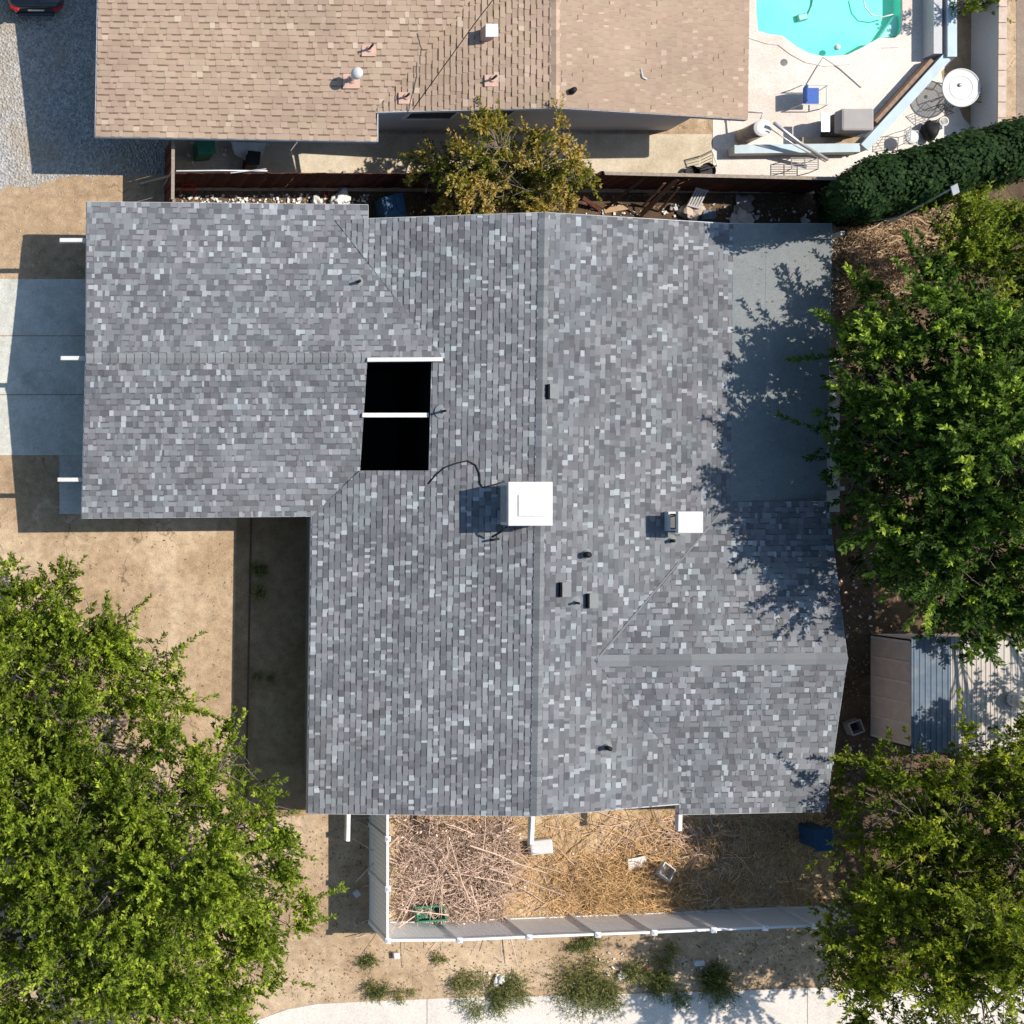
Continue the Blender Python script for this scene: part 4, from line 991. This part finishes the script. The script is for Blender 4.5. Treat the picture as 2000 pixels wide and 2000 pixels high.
# ---------------------------------------------------------------- shed
st = thing('shed', 'low metal shed with cream corrugated roof between the trees', 'shed', W(1860,1350,0))
zw = 1.84
def sh(x, y, z=zw): return W(x, y, z)
b = MB(); wx = W(1700,0,0).x; ya, yb = W(0,1238,0).y, W(0,1440,0).y
b.box((wx+.04,(ya+yb)/2,.9), (.08,ya-yb,1.8))
b.box((wx+2.6,yb+.04,.9), (5.2,.08,1.8)); b.box((wx+2.6,ya-.04,.9), (5.2,.08,1.8)); b.box((wx+5.2,(ya+yb)/2,.9), (.08,ya-yb,1.8))
b.build('wall', M['shed_wall'], st)
b = MB(); rr = random.Random(4)
for i in range(6):
    y = ya-.08-(ya-yb-.16)*i/5; b.box((wx-.012,y,.92), (.03,.07,1.72))
b.build('batten', M['batten'], st)
def corrug(name, x0, x1, mat, dz, period=.19, ymin=1475, ymax=1243):
    X0, X1 = W(x0,0,zw).x, W(x1,0,zw).x; Y0, Y1 = W(0,ymin,zw).y, W(0,ymax,zw).y
    vs, fs = [], []; x = X0; k = 0; prof = [(0,0),(.3,0),(.42,.017),(.58,.017),(.7,0)]
    xs2 = []
    while x < X1:
        for t, h in prof: xs2.append((x+t*period, h))
        x += period
    b = MB()
    for x, h in xs2: vs += [(x,Y0-.02*math.sin(x*3),zw+.03+h+dz+(x-X0)*.01),(x,Y1,zw+.03+h+dz+(x-X0)*.01)]
    for i in range(len(xs2)-1): fs.append((2*i,2*i+2,2*i+3,2*i+1))
    b.add(vs, fs); return b.build(name, M[mat], st)
corrug('roof_sheet', 1779, 1858, 'blue_sheet', 0, .17, 1470)
corrug('roof_sheet', 1855, 1944, 'cream_sheet', .02, .14, 1476)
corrug('roof_sheet', 1939, 2080, 'cream_sheet', .045, .2, 1474)
c = W(1978,1366,1.95); b = MB(); b.lathe(c, [(.24,0),(.2,.06),(.17,.2)], 16); b.build('vent_base', M['galv'], st, smooth=True)
b = MB(); b.lathe(c+Vector((.03,0,.2)), [(.15,0),(.25,.04),(.26,.14),(.19,.26),(.05,.32)], 18); b.build('vent_cap', M['white'], st, smooth=True)

# ---------------------------------------------------------------- car
cc = W(70, 24, .5); ct = thing('car', 'shiny black car parked on the gravel in the top corner', 'car', (cc.x, cc.y+2.3, 0))
def loft(sections, name, mat, parent, smooth=True):
    b = MB(); n = len(sections[0]); vs = [p for s_ in sections for p in s_]; fs = []
    for i in range(len(sections)-1):
        for k in range(n): k2 = (k+1)%n; fs.append((i*n+k,i*n+k2,(i+1)*n+k2,(i+1)*n+k))
    fs.append(tuple(range(n-1,-1,-1))); m_ = len(sections)-1; fs.append(tuple(m_*n+k for k in range(n)))
    b.add(vs, fs); return b.build(name, M[mat], parent, smooth=smooth)
def ring(y, hw, z0, z1, r=.15):
    pts = []
    for sx, sz, a0 in ((1,0,-90),(1,1,0),(-1,1,90),(-1,0,180)):
        for k in range(4):
            a = math.radians(a0+k*30); pts.append((cc.x+sx*(hw-r)+r*math.cos(a), cc.y+y, (z0+r if sz == 0 else z1-r)+r*math.sin(a)))
    return pts
loft([ring(.0,.62,.32,.72),ring(.05,.74,.26,.82),ring(.18,.86,.22,.90),ring(.5,.91,.2,.95),ring(1.3,.93,.2,.98),ring(3.2,.93,.2,.96),ring(4.1,.88,.2,.82),ring(4.45,.74,.24,.70),ring(4.55,.6,.3,.6)], 'body', 'car', ct)
loft([ring(.55,.70,.8,1.0,.06),ring(1.15,.66,.8,1.38,.1),ring(1.6,.66,.8,1.45,.1),ring(2.4,.66,.8,1.43,.1),ring(3.25,.72,.8,.98,.06)], 'cabin', 'glass', ct)
loft([ring(1.2,.62,1.36,1.42,.03),ring(1.6,.63,1.42,1.48,.03),ring(2.3,.62,1.41,1.465,.03)], 'car_roof', 'car', ct)
for sx in (-1,1):
    b = MB(); b.box((cc.x+sx*.66,cc.y+.07,.72), (.3,.16,.13), rz=sx*.45); b.build('taillight', M['tail_red'], ct, bevel=.02)
    for y in (.85,3.6):
        b = MB(); b.lathe((cc.x+sx*.84,cc.y+y,.33), [(.2,-.1),(.33,-.09),(.33,.09),(.2,.1)], 20, Matrix.Rotation(math.pi/2,3,'Y')); w_ = b.build('wheel', M['tire'], ct)
b = MB(); b.box((cc.x,cc.y-.02,.42), (1.2,.12,.14)); b.build('bumper', M['car'], ct, bevel=.04)
b = MB(); b.box((cc.x,cc.y+.005,.66), (.5,.02,.11)); b.build('number_plate', M['white_worn'], ct)

# ---------------------------------------------------------------- pool side
t = thing('pool_chair', 'blue cushioned white framed lounge chair on the pool deck', 'chair', W(1578,190,0))
o = W(1583,188,.35); b = MB(); b.box((o.x+.02,o.y,.38), (.42,.5,.07)); b.build('cushion', M['blue_cushion'], t, bevel=.02)
b = MB(); b.box((o.x-.28,o.y,.55), (.07,.5,.42), M=Matrix.Rotation(-.35,3,'Y')); b.build('backrest', M['blue_cushion'], t, bevel=.02)
for s_ in (-1,1):
    b = MB(); y = o.y+s_*.3; b.tube([(o.x-.42,y,.0),(o.x-.36,y,.5),(o.x+.45,y,.5),(o.x+.5,y,.02)], .018, .018, 6); b.build('chair_frame', M['white'], t)
b = MB(); b.beam((o.x+.46,o.y-.3,.42),(o.x+.46,o.y+.3,.42),.03,.03); b.build('footrest', M['white'], t)

t = thing('grill', 'large barbecue grill under a grey cover at the end of the deck', 'grill', W(1655,245,0))
A, B_ = W(1642,212,1.1), W(1706,256,1.1)
b = MB(); gx, gy = (A.x+B_.x)/2, (A.y+B_.y)/2; b.box((gx,gy,.95), (B_.x-A.x,A.y-B_.y,.4)); b.build('cover', M['grill_cover'], t, bevel=.07)
b = MB(); b.box((gx,gy,.42), (B_.x-A.x-.1,A.y-B_.y-.1,.68)); b.build('cabinet', M['dark_metal'], t)
b = MB(); b.box((A.x-.33,gy-.02,.88), (.26,.58,.05)); b.build('side_shelf', M['galv'], t, bevel=.01)
b = MB(); b.beam((A.x-.2,gy+.2,.8),(A.x-.05,gy+.2,.6),.04,.04); b.beam((A.x-.2,gy-.2,.8),(A.x-.05,gy-.2,.6),.04,.04); b.build('bracket', M['dark_metal'], t)
for dx in (-.4,.4):
    for dy in (-.2,.2):
        b = MB(); b.lathe((gx+dx,gy+dy,.05),[(.02,-.03),(.05,-.02),(.05,.02),(.02,.03)],10,Matrix.Rotation(math.pi/2,3,'Y')); b.build('caster', M['black_rubber'], t)

t = thing('table', 'round white patio table beside the block wall', 'table', W(1860,175,0))
o = W(1878,171,.74); b = MB(); b.lathe((o.x,o.y,.715), [(.02,0),(.56,0),(.56,.012),(.02,.012)], 36); b.build('tabletop', M['frosted'], t)
b = MB()
for r_ in (.58,.36): b.tube([(o.x+r_*math.cos(k*math.pi/18),o.y+r_*math.sin(k*math.pi/18),.722) for k in range(37)], .024 if r_ > .5 else .012, None, 8, cap=False)
b.build('table_rim', M['white'], t, smooth=True)
b = MB(); b.lathe((o.x-.05,o.y+.08,.752), [(.06,0),(.05,.02),(.02,.03)], 12); b.build('umbrella_hole_cover', M['grey_metal'], t)
for k in range(4):
    a = k*math.pi/2+.5; b = MB(); b.tube([(o.x+.4*math.cos(a),o.y+.4*math.sin(a),.7),(o.x+.25*math.cos(a),o.y+.25*math.sin(a),.35),(o.x+.45*math.cos(a),o.y+.45*math.sin(a),0)], .02, .02, 6); b.build('leg', M['white'], t)
def wire_chair(label, px, py, rz, mat='dark_metal', name='metal_chair'):
    o = W(px, py, .45); t = thing(name, label, 'chair', (o.x,o.y,0)); Rm = Matrix.Rotation(rz,3,'Z'); bs = Vector((o.x,o.y,0))
    q = lambda x, y, z: bs + Rm @ Vector((x,y,z))
    b = MB()
    for k in range(6): u = -.2+k*.08; b.tube([q(u,-.2,.44),q(u,.2,.44)], .008, .008, 5)
    b.tube([q(-.22,-.2,.44),q(.22,-.2,.44),q(.22,.22,.44),q(-.22,.22,.44),q(-.22,-.2,.44)], .012, .012, 6); b.build('seat', M[mat], t)
    b = MB(); b.tube([q(-.22,.22,.44),q(-.21,.3,.85),q(.21,.3,.85),q(.22,.22,.44)], .013, .013, 6)
    for k in range(4): u = -.14+k*.09; b.tube([q(u,.22,.44),q(u,.3,.85)], .008, .008, 5)
    b.tube([q(-.2,.24,.5),q(.2,.3,.82)], .008,.008,5); b.tube([q(.2,.24,.5),q(-.2,.3,.82)], .008,.008,5)
    b.build('backrest', M[mat], t)
    for x, y in ((-.21,-.19),(.21,-.19),(-.21,.21),(.21,.21)):
        b = MB(); b.tube([q(x,y,.44),q(x*1.15,y*1.2,0)], .012, .012, 6); b.build('leg', M[mat], t)
wire_chair('black wire chair on the wall side of the round white table', 1915, 186, -1.7)
wire_chair('black wire chair lying low under the round white table edge', 1848, 205, 2.4)
wire_chair('white chair beside the dark clipped hedge on the deck', 1780, 268, 1.5, 'white', 'garden_chair')
b = MB(); o = W(1781,268,.48); b.lathe((o.x,o.y,.455), [(.2,0),(.21,.03),(.18,.05)], 18); tag(b.build('seat_cushion', M['white'], smooth=True), 'white oval cushion on the chair beside the hedge', 'cushion')
b = MB(); o = W(1846,236,.3); b.lathe((o.x,o.y,.0), [(.1,0),(.14,.2),(.15,.26),(.12,.25),(.1,.08)], 16); tag(b.build('bucket', M['white_worn'], smooth=True), 'small white bucket near the round table and hedge', 'bucket')
b = MB(); o = W(1835,249,.3); b.box((o.x,o.y,.16), (.16,.14,.32), rz=.3); tag(b.build('cool_box', M['blue_plastic'], bevel=.02), 'small blue box beside the white bucket', 'box')
b = MB(); o = W(1824,252,.4); b.blob((o.x,o.y,.22), (.22,.32,.24), 3, rough=.2); tag(b.build('rubbish_bag', M['black_rubber'], smooth=True), 'dark bag slumped between blue box and white chair', 'bag')

t = thing('barrel', 'tan upright tank with white lid standing on the patio', 'tank', W(1455,268,0))
o = W(1490,249,1.05); b = MB(); b.lathe((o.x,o.y,0), [(.26,0),(.26,.05),(.25,.06),(.25,1.0)], 24); b.build('tank_body', M['tan_body'], t, smooth=True)
b = MB(); b.lathe((o.x,o.y,1.0), [(.27,0),(.27,.04),(.2,.07),(.03,.08)], 24); b.build('lid', M['white'], t)
b = MB(); b.tube([(o.x+.05,o.y+.25,.8),(o.x+.1,o.y+.5,.9),(o.x-.2,o.y+.65,.5),(o.x-.5,o.y+.5,.1)], .03, .03, 8); b.build('hose', M['white_worn'], t, smooth=True)
b = MB(); b.tube([W(1512,240,1.3), W(1560,278,.9), W(1616,312,.5)], .05, .05, 10); b.tube([W(1506,252,1.2), W(1556,286,.8), W(1612,316,.45)], .02, .02, 6)
tag(b.build('metal_pole', M['galv'], smooth=True), 'long pale metal pole leaning across the low blue capped wall', 'pole')
t = thing('metal_rack', 'small wire rack standing against the wooden fence below the pole', 'rack', W(1565,318,0))
b = MB(); ra = W(1546,330,.5); rb = W(1614,308,.5)
for k in range(6): y = ra.y+(rb.y-ra.y)*k/5; b.tube([(ra.x,y,.5),(rb.x-.25,y,.5)], .012, .012, 5)
for k in range(3): x = ra.x+(rb.x-.25-ra.x)*k/2; b.tube([(x,ra.y,.5),(x,rb.y,.5)], .016, .016, 5)
b.build('shelf', M['grey_metal'], t)
for x in (ra.x,rb.x-.25):
    for y in (ra.y,rb.y):
        b = MB(); b.tube([(x,y,.5),(x,y,0)], .016, .016, 5); b.build('leg', M['grey_metal'], t)
t = thing('metal_gate', 'narrow white metal frame at the corner of the tan patio', 'gate', W(1390,310,0))
b = MB(); g0, g1 = W(1384,297,.5), W(1394,326,.5)
b.tube([(g0.x,g0.y,0),(g0.x,g0.y,.7),(g1.x,g1.y,.7),(g1.x,g1.y,0)], .025, .025, 6); b.build('gate_frame', M['white_worn'], t)
b = MB()
for k in range(5): u = (k+.5)/5; b.tube([(g0.x,g0.y+(g1.y-g0.y)*u,.05),(g0.x,g0.y+(g1.y-g0.y)*u,.68)], .01, .01, 5)
b.build('bars', M['dark_metal'], t)
def planter(label, px, py, r, h=.3):
    o = W(px, py, h); b = MB(); b.lathe((o.x,o.y,0), [(r*.8,0),(r,h),(r*1.05,h),(r*.95,h-.03),(r*.9,h-.08),(.02,h-.08)], 20); tag(b.build('plant_pot', M['black_rubber'], smooth=False), label, 'plant pot', 'dark pots by the fence')
planter('larger dark round pot against the fence beside the metal frame', 1383, 333, .24)
planter('smaller dark round pot against the fence on the tan patio', 1352, 336, .2, .22)
b = MB(); o = W(1634,93,-.1); b.lathe((o.x,o.y,-.16), [(.02,0),(.08,.03),(.1,.09),(.08,.14),(.02,.16)], 16); tag(b.build('pool_float', M['white'], smooth=True), 'white round float in the turquoise pool', 'float')
b = MB(); b.tube([W(1590,-20,-.38), W(1585,12,-.39), W(1578,28,-.39), W(1560,38,-.39)], .025, .025, 8); tag(b.build('pool_hose', M['grey_metal'], smooth=True), 'grey cleaner hose curving into the middle of the pool', 'hose')
b = MB(); b.tube([W(1684,-10,-.1), W(1690,15,-.1), W(1703,30,-.1), W(1725,33,-.1), W(1744,28,-.1)], .02, .02, 8); tag(b.build('pool_hose', M['white_worn'], smooth=True), 'pale floating hose near the pool steps', 'hose')
o = W(1553,42,-.7); b = MB(); b.box((o.x,o.y,-.35), (.32,.22,.14), rz=.2); tag(b.build('pool_cleaner', M['grey_metal'], bevel=.03), 'grey pool cleaner on the bottom of the pool', 'pool cleaner')
o = W(1531,122,0); b = MB(); b.lathe((o.x,o.y,.006), [(.11,0),(.11,.012),(.02,.014)], 18); tag(b.build('deck_drain', M['dark_metal']), 'round dark drain lid in the pool deck', 'drain')
b = MB(); b.tube([W(1571,172,.03), W(1607,112,.03)], .012, .012, 5); b.tube([W(1607,112,.03), W(1640,134,.03), W(1682,171,.03)], .012, .012, 5); tag(b.build('cable_shadow', M['grey_metal']), 'thin grey cable shadow drawn bent on the pool deck by the blue chair', 'cable')  # thin tubes stand in for cable shadows on the deck

# ---------------------------------------------------------------- clutter between the houses
def plank(label, a, c, w=.11, th=.035, mat='brown_wood', up=(0,0,1), name='plank', group=None):
    b = MB(); b.beam(W(*a), W(*c), w, th, R.random()); return tag(b.build(name, M[mat]), label, name.replace('_',' '), group)
G = 'planks leaning on the red fence'
plank('long thin plank leaning on the fence, nearest the rust coloured tree', (1263,344,1.6), (1181,408,.05), .10, group=G)
plank('widest plank leaning on the fence', (1322,350,1.6), (1248,424,.03), .15, group=G)
plank('dark plank between the thin and the widest leaning planks', (1298,358,1.5), (1256,402,.05), .09, group=G)
plank('plank leaning right beside the widest plank, towards the white slatted panel', (1326,366,1.2), (1288,412,.05), .08, group=G)
plank('pale stick leaning just in front of the widest plank', (1290,386,.7), (1248,420,.1), .05, mat='gray_wood', group=G)
plank('short red brown board lying tilted beside the rust coloured tree', (1138,386,.4), (1172,410,.05), .12, mat='red_fence')
plank('tan cardboard strip lying at the foot of the long thin plank', (1180,412,.06), (1226,404,.08), .16, mat='cardboard')
plank('grey board propped against the short fence under the brown roof corner', (273,359,.05), (338,342,1.3), .07, mat='gray_wood')
b = MB(); b.tube([W(344,334,1.8), W(430,333,1.82), W(522,334,1.8)], .025, .025, 6); b.tube([W(450,338,1.8), W(520,330,1.85)], .018, .018, 6); tag(b.build('metal_pole', M['galv']), 'thin grey pipes lying along the top of the red fence', 'pole')
def blobs(name, label, cat, lst, mat, group=None):
    b = MB()
    for i, (x, y, r, f) in enumerate(lst): b.blob(W(x,y,r*f*.8), r, int(x+y), f, .35, sub=3)
    return tag(b.build(name, M[mat]), label, cat, group)
blobs('rubbish_bag', 'white crumpled bag with folded top beside the red cup', 'bag', [(666,390,.26,.6)], 'litter')
blobs('rubbish_bag', 'small white crumpled bag left of the red cup', 'bag', [(619,392,.16,.7)], 'litter')
o = W(637,377,.1); b = MB(); b.lathe((o.x,o.y,0), [(.05,0),(.07,.14),(.06,.14),(.045,.02)], 14); tag(b.build('cup', M['red_plastic']), 'red cup between two white bags', 'cup')
t = thing('wheelie_bin', 'dark blue bin tilted beside the corner of the grey roof', 'bin', W(762,408,0))
Mx = Matrix.Rotation(.25,3,'Z') @ Matrix.Rotation(.12,3,'X'); o = W(762,405,.5)
b = MB(); b.box((o.x,o.y,.42), (.62,.66,.8), M=Mx); b.build('bin_body', M['teal_tarp'], t, bevel=.04)
b = MB(); b.box(Vector((o.x,o.y,.42))+Mx@Vector((0,0,.43)), (.68,.72,.06), M=Mx)
for k in range(4): b.box(Vector((o.x,o.y,.42))+Mx@Vector((-.24+k*.16,.1,.475)), (.05,.4,.03), M=Mx)
b.build('lid', M['teal_tarp'], t, bevel=.015)
t = thing('folding_chair', 'bent red metal chair frame against the dark fence', 'chair', W(366,368,0))
b = MB(); a0 = W(355,372,.4); a1 = W(380,372,.4); b.tube([(a0.x,a0.y+.3,.8),(a0.x,a0.y,.4),(a0.x,a0.y-.1,0)],.015,.015,6); b.tube([(a1.x,a1.y+.3,.8),(a1.x,a1.y,.4),(a1.x,a1.y-.1,0)],.015,.015,6); b.build('leg', M['red_plastic'], t)
b = MB(); b.tube([(a0.x,a0.y,.4),(a1.x,a1.y,.4)],.015,.015,6); b.tube([(a0.x,a0.y+.15,.6),(a1.x,a1.y+.15,.6)],.015,.015,6); b.tube([(a0.x,a0.y+.05,.47),(a1.x,a1.y+.05,.47)],.015,.015,6); b.build('seat_frame', M['red_plastic'], t)
t = thing('slatted_panel', 'broken white slatted panel leaning beside the dark fence', 'panel', W(1362,388,0))
Mx = Matrix.Rotation(-.25,3,'Z') @ Matrix.Rotation(.5,3,'X'); o = W(1364,386,.5)
b = MB()
for k in range(5): b.box(Vector((o.x,o.y,.45))+Mx@Vector((-.16+k*.08,0,0)), (.05,.55,.025), M=Mx)
b.build('slat', M['white'], t)
b = MB()
for y in (-.27,.27): b.box(Vector((o.x,o.y,.46))+Mx@Vector((0,y,.02)), (.42,.05,.03), M=Mx)
b.build('panel_frame', M['white'], t)
blobs('sack', 'beige lumpy sack in front of the white slatted panel', 'sack', [(1352,410,.3,.6)], 'tan_wall')
o = W(1386,419,.3); b = MB(); b.box((o.x,o.y,.16), (.4,.3,.3), rz=.05); tag(b.build('crate', M['blue_sheet'], bevel=.02), 'blue grey box beside the beige lumpy sack', 'box')
blobs('cushion', 'grey cushion in the shade against the dark fence', 'cushion', [(1452,398,.32,.4)], 'grill_cover')
blobs('sack', 'flat grey brown sack by the roof edge in the shade', 'sack', [(1448,421,.34,.25)], 'shed_wall')
blobs('rubbish_bag', 'small white bag at the far corner of the flat roof', 'bag', [(1572,432,.12,.7)], 'litter')
blobs('rubbish_bag', 'white scrap of plastic near the leaning planks', 'bag', [(1315,406,.1,1.3)], 'litter')
b = MB(); rr = random.Random(77)
for poly, n, sc_ in (([(350,380),(590,380),(590,402),(350,400)],110,.06),([(600,378),(720,380),(720,402),(600,402)],50,.06),([(1130,395),(1420,395),(1420,432),(1130,420)],45,.06),([(1420,400),(1600,405),(1600,436),(1420,430)],30,.07),([(1625,1130),(1720,1130),(1700,1250),(1640,1250)],30,.05),([(1610,1450),(1760,1440),(1760,1520),(1600,1520)],40,.06),([(1590,1500),(1640,1500),(1600,1720),(1570,1700)],14,.05),([(1160,1860),(1420,1860),(1420,1900),(1160,1905)],60,.05),([(900,1900),(1000,1900),(1000,1930),(900,1935)],25,.05),([(1000,1600),(1420,1590),(1420,1760),(1000,1770)],40,.05),([(350,272),(520,275),(520,325),(350,325)],24,.07)):
    for _ in range(n):
        x, y = rnd_in(poly, rr); s_ = sc_*rr.uniform(.3,1.3); p = W(x,y,.03)
        b.box((p.x,p.y,.02+s_*.25), (s_*rr.uniform(.6,2.2), s_, s_*.5), M=Matrix.Rotation(rr.uniform(0,6.28),3,'Z')@Matrix.Rotation(rr.uniform(-.5,.5),3,'X'), tone=rr.random())
tag(b.build('litter', M['litter']), 'small scraps of litter scattered on the ground', 'litter', kind='stuff')
o = W(402,284,.9); t = thing('wheelie_bin', 'green bin in deep shade under the brown roof', 'bin', (o.x,o.y,0))
b = MB(); b.box((o.x,o.y,.45), (.5,.5,.9), rz=.1); b.build('bin_body', M['green_plastic'], t, bevel=.04)
b = MB(); b.box((o.x,o.y,.93), (.56,.56,.06), rz=.1); b.build('lid', M['green_plastic'], t, bevel=.02)
o = W(495,310,.8); t = thing('wheelie_bin', 'black bin in the shade beside the red fence', 'bin', (o.x,o.y,0))
b = MB(); b.box((o.x,o.y,.4), (.36,.4,.8), rz=-.1); b.build('bin_body', M['black_rubber'], t, bevel=.04)
b = MB(); b.box((o.x,o.y,.83), (.4,.46,.05), rz=-.1); b.build('lid', M['black_rubber'], t, bevel=.02)
o = W(472,288,.5); b = MB(); b.prism([W(x,y,.5)[:2] for x, y in ((452,276),(520,278),(515,300),(480,312),(458,300))], .42, .46); tag(b.build('tarp', M['white_worn']), 'ragged pale sheet spread in the shade under the brown roof', 'sheet')

# ---------------------------------------------------------------- front yard objects
o = W(1058,1655,.3); b = MB(); b.box((o.x,o.y,.17), (.72,.46,.3), rz=.12); tag(b.build('foam_block', M['white'], bevel=.06), 'big white foam block below the middle beam of the grey roof', 'block')
o = W(1245,1686,.2); b = MB(); b.box((o.x,o.y,.16), (.58,.38,.03), M=Matrix.Rotation(.2,3,'Z')@Matrix.Rotation(.25,3,'X')); tag(b.build('board', M['white_worn'], bevel=.006), 'flat pale board lying on the dry grass', 'board')
t = thing('open_box', 'open white box tipped on the dry grass beside the flat board', 'box', W(1298,1702,0)); o = W(1298,1702,.25); Mx = Matrix.Rotation(-.65,3,'Z')@Matrix.Rotation(-.3,3,'X')
b = MB()
for q, s_ in (((0,.2,0),(.42,.03,.3)),((0,-.2,0),(.42,.03,.3)),((.2,0,0),(.03,.38,.3)),((-.2,0,0),(.03,.38,.3))): b.box(Vector((o.x,o.y,.24))+Mx@Vector(q), s_, M=Mx)
b.build('box_sides', M['white'], t)
b = MB(); b.box(Vector((o.x,o.y,.24))+Mx@Vector((0,0,-.06)), (.38,.38,.02), M=Mx); b.build('box_bottom', M['white_worn'], t)
t = thing('planter_box', 'green plastic trough half buried in the brush heap by the white fence', 'trough', W(838,1786,0)); o = W(838,1785,.4); Mx = Matrix.Rotation(.08,3,'Z')@Matrix.Rotation(-.35,3,'X')
b = MB()
for q, s_ in (((0,.2,0),(.9,.03,.34)),((0,-.2,0),(.9,.03,.34)),((.43,0,0),(.03,.4,.34)),((-.43,0,0),(.03,.4,.34)),((0,0,-.15),(.86,.38,.02))): b.box(Vector((o.x,o.y,.42))+Mx@Vector(q), s_, M=Mx)
b.build('trough_body', M['green_plastic'], t)
b = MB()
for y in (-.215,.215): b.box(Vector((o.x,o.y,.42))+Mx@Vector((0,y,.17)), (.94,.04,.03), M=Mx)
b.build('rim', M['green_plastic'], t)
t = thing('wheelie_bin', 'blue bin in tree shade near the corner of the grey roof', 'bin', W(1600,1640,0)); o = W(1606,1638,.8)
b = MB(); b.box((o.x,o.y,.42), (.5,.62,.84), rz=.06); b.build('bin_body', M['blue_plastic'], t, bevel=.05)
b = MB(); b.box((o.x,o.y,.87), (.58,.72,.07), rz=.06); b.build('lid', M['blue_plastic'], t, bevel=.025)
b = MB(); b.tube([(o.x-.28,o.y-.38,.8),(o.x+.28,o.y-.35,.8)], .03, .03, 8); b.build('handle', M['blue_plastic'], t)
for i, (lab, a, c, w_) in enumerate((('long pale stick lying below the white foam block',(1050,1692,.1),(1156,1723,.06),.035),('pale stick pointing at the brush heap',(1008,1730,.12),(1066,1766,.05),.045),('stick ending against the white fence below the brush',(1040,1783,.05),(1106,1744,.1),.04),('dark stick among straw in the middle of the yard',(1083,1688,.05),(1200,1590,.05),.03),('long thin stick across the yard towards the flat board',(1130,1720,.06),(1222,1640,.05),.035),('upright short stick beside the pale stick',(1062,1710,.05),(1076,1758,.08),.04),('stick leaning out of the brush onto the side fence',(762,1822,1.0),(822,1716,.5),.03),('stick below the end beam of the grey roof',(1322,1630,.1),(1332,1655,.3),.05))):
    b = MB(); a, c = W(*a), W(*c); b.tube([a, a.lerp(c,.5)+Vector((.02,.03,.0)), c], w_*.5, w_*.35, 6); tag(b.build('stick', M['twig'] if i != 3 else M['brown_wood']), lab, 'stick', 'loose sticks in the fenced yard')
o = W(696,1745,.1); b = MB(); b.box((o.x,o.y,.09), (.19,.19,.18), rz=.6); tag(b.build('concrete_block', M['stucco'], bevel=.01), 'grey block in the shade of the side fence', 'block')
o = W(774,1866,.1); b = MB(); b.box((o.x,o.y,.09), (.2,.2,.16), rz=.1); tag(b.build('foam_cup', M['white'], bevel=.02), 'white cube of foam below the front fence corner', 'foam block')
blobs('rubbish_bag', 'white crumpled bag between weeds at the pavement', 'bag', [(975,1914,.17,.6)], 'litter')
o = W(1365,1881,.1); b = MB(); b.box((o.x,o.y,.08), (.32,.16,.14), rz=.1); tag(b.build('carton', M['white'], bevel=.01), 'white carton above the darkest green weed', 'carton')
blobs('paper_scrap', 'red scrap beside a small green weed', 'scrap', [(1264,1895,.07,.5)], 'red_plastic')
blobs('rubbish_bag', 'grey white crumpled bag right of the widest weed', 'bag', [(1214,1905,.13,.7)], 'litter')
# crate and pole at the side
t = thing('milk_crate', 'grey plastic crate on the ground between roof and shed', 'crate', W(1673,1420,0)); o = W(1673,1421,.3); Mx = Matrix.Rotation(.35,3,'Z')
b = MB()
for q, s_ in (((0,.19,0),(.4,.03,.3)),((0,-.19,0),(.4,.03,.3)),((.19,0,0),(.03,.36,.3)),((-.19,0,0),(.03,.36,.3))): b.box(Vector((o.x,o.y,.16))+Mx@Vector(q), s_, M=Mx)
b.build('crate_sides', M['galv'], t)
b = MB()
for k in range(4): b.box(Vector((o.x,o.y,.03))+Mx@Vector((-.14+k*.093,0,0)), (.03,.36,.02), M=Mx); b.box(Vector((o.x,o.y,.031))+Mx@Vector((0,-.14+k*.093,0)), (.36,.03,.015), M=Mx)
b.build('crate_bottom', M['dark_metal'], t)
t = thing('pruning_pole', 'pale pole with flat grey end resting on the clipped hedge', 'pole', W(1740,432,2.4))
b = MB(); b.tube([W(1728,440,3.4), W(1800,400,4.9), W(1858,369,6.0)], .03, .022, 8); b.tube([W(1700,432,3.2), W(1750,425,3.8), W(1790,405,4.7)], .014, .012, 6); b.build('pole_shaft', M['galv'], t)
b = MB(); o = W(1865,370,6.05); b.box(o, (.2,.26,.03), M=Matrix.Rotation(.5,3,'Z')@Matrix.Rotation(.3,3,'X')); b.build('pole_head', M['grey_metal'], t)
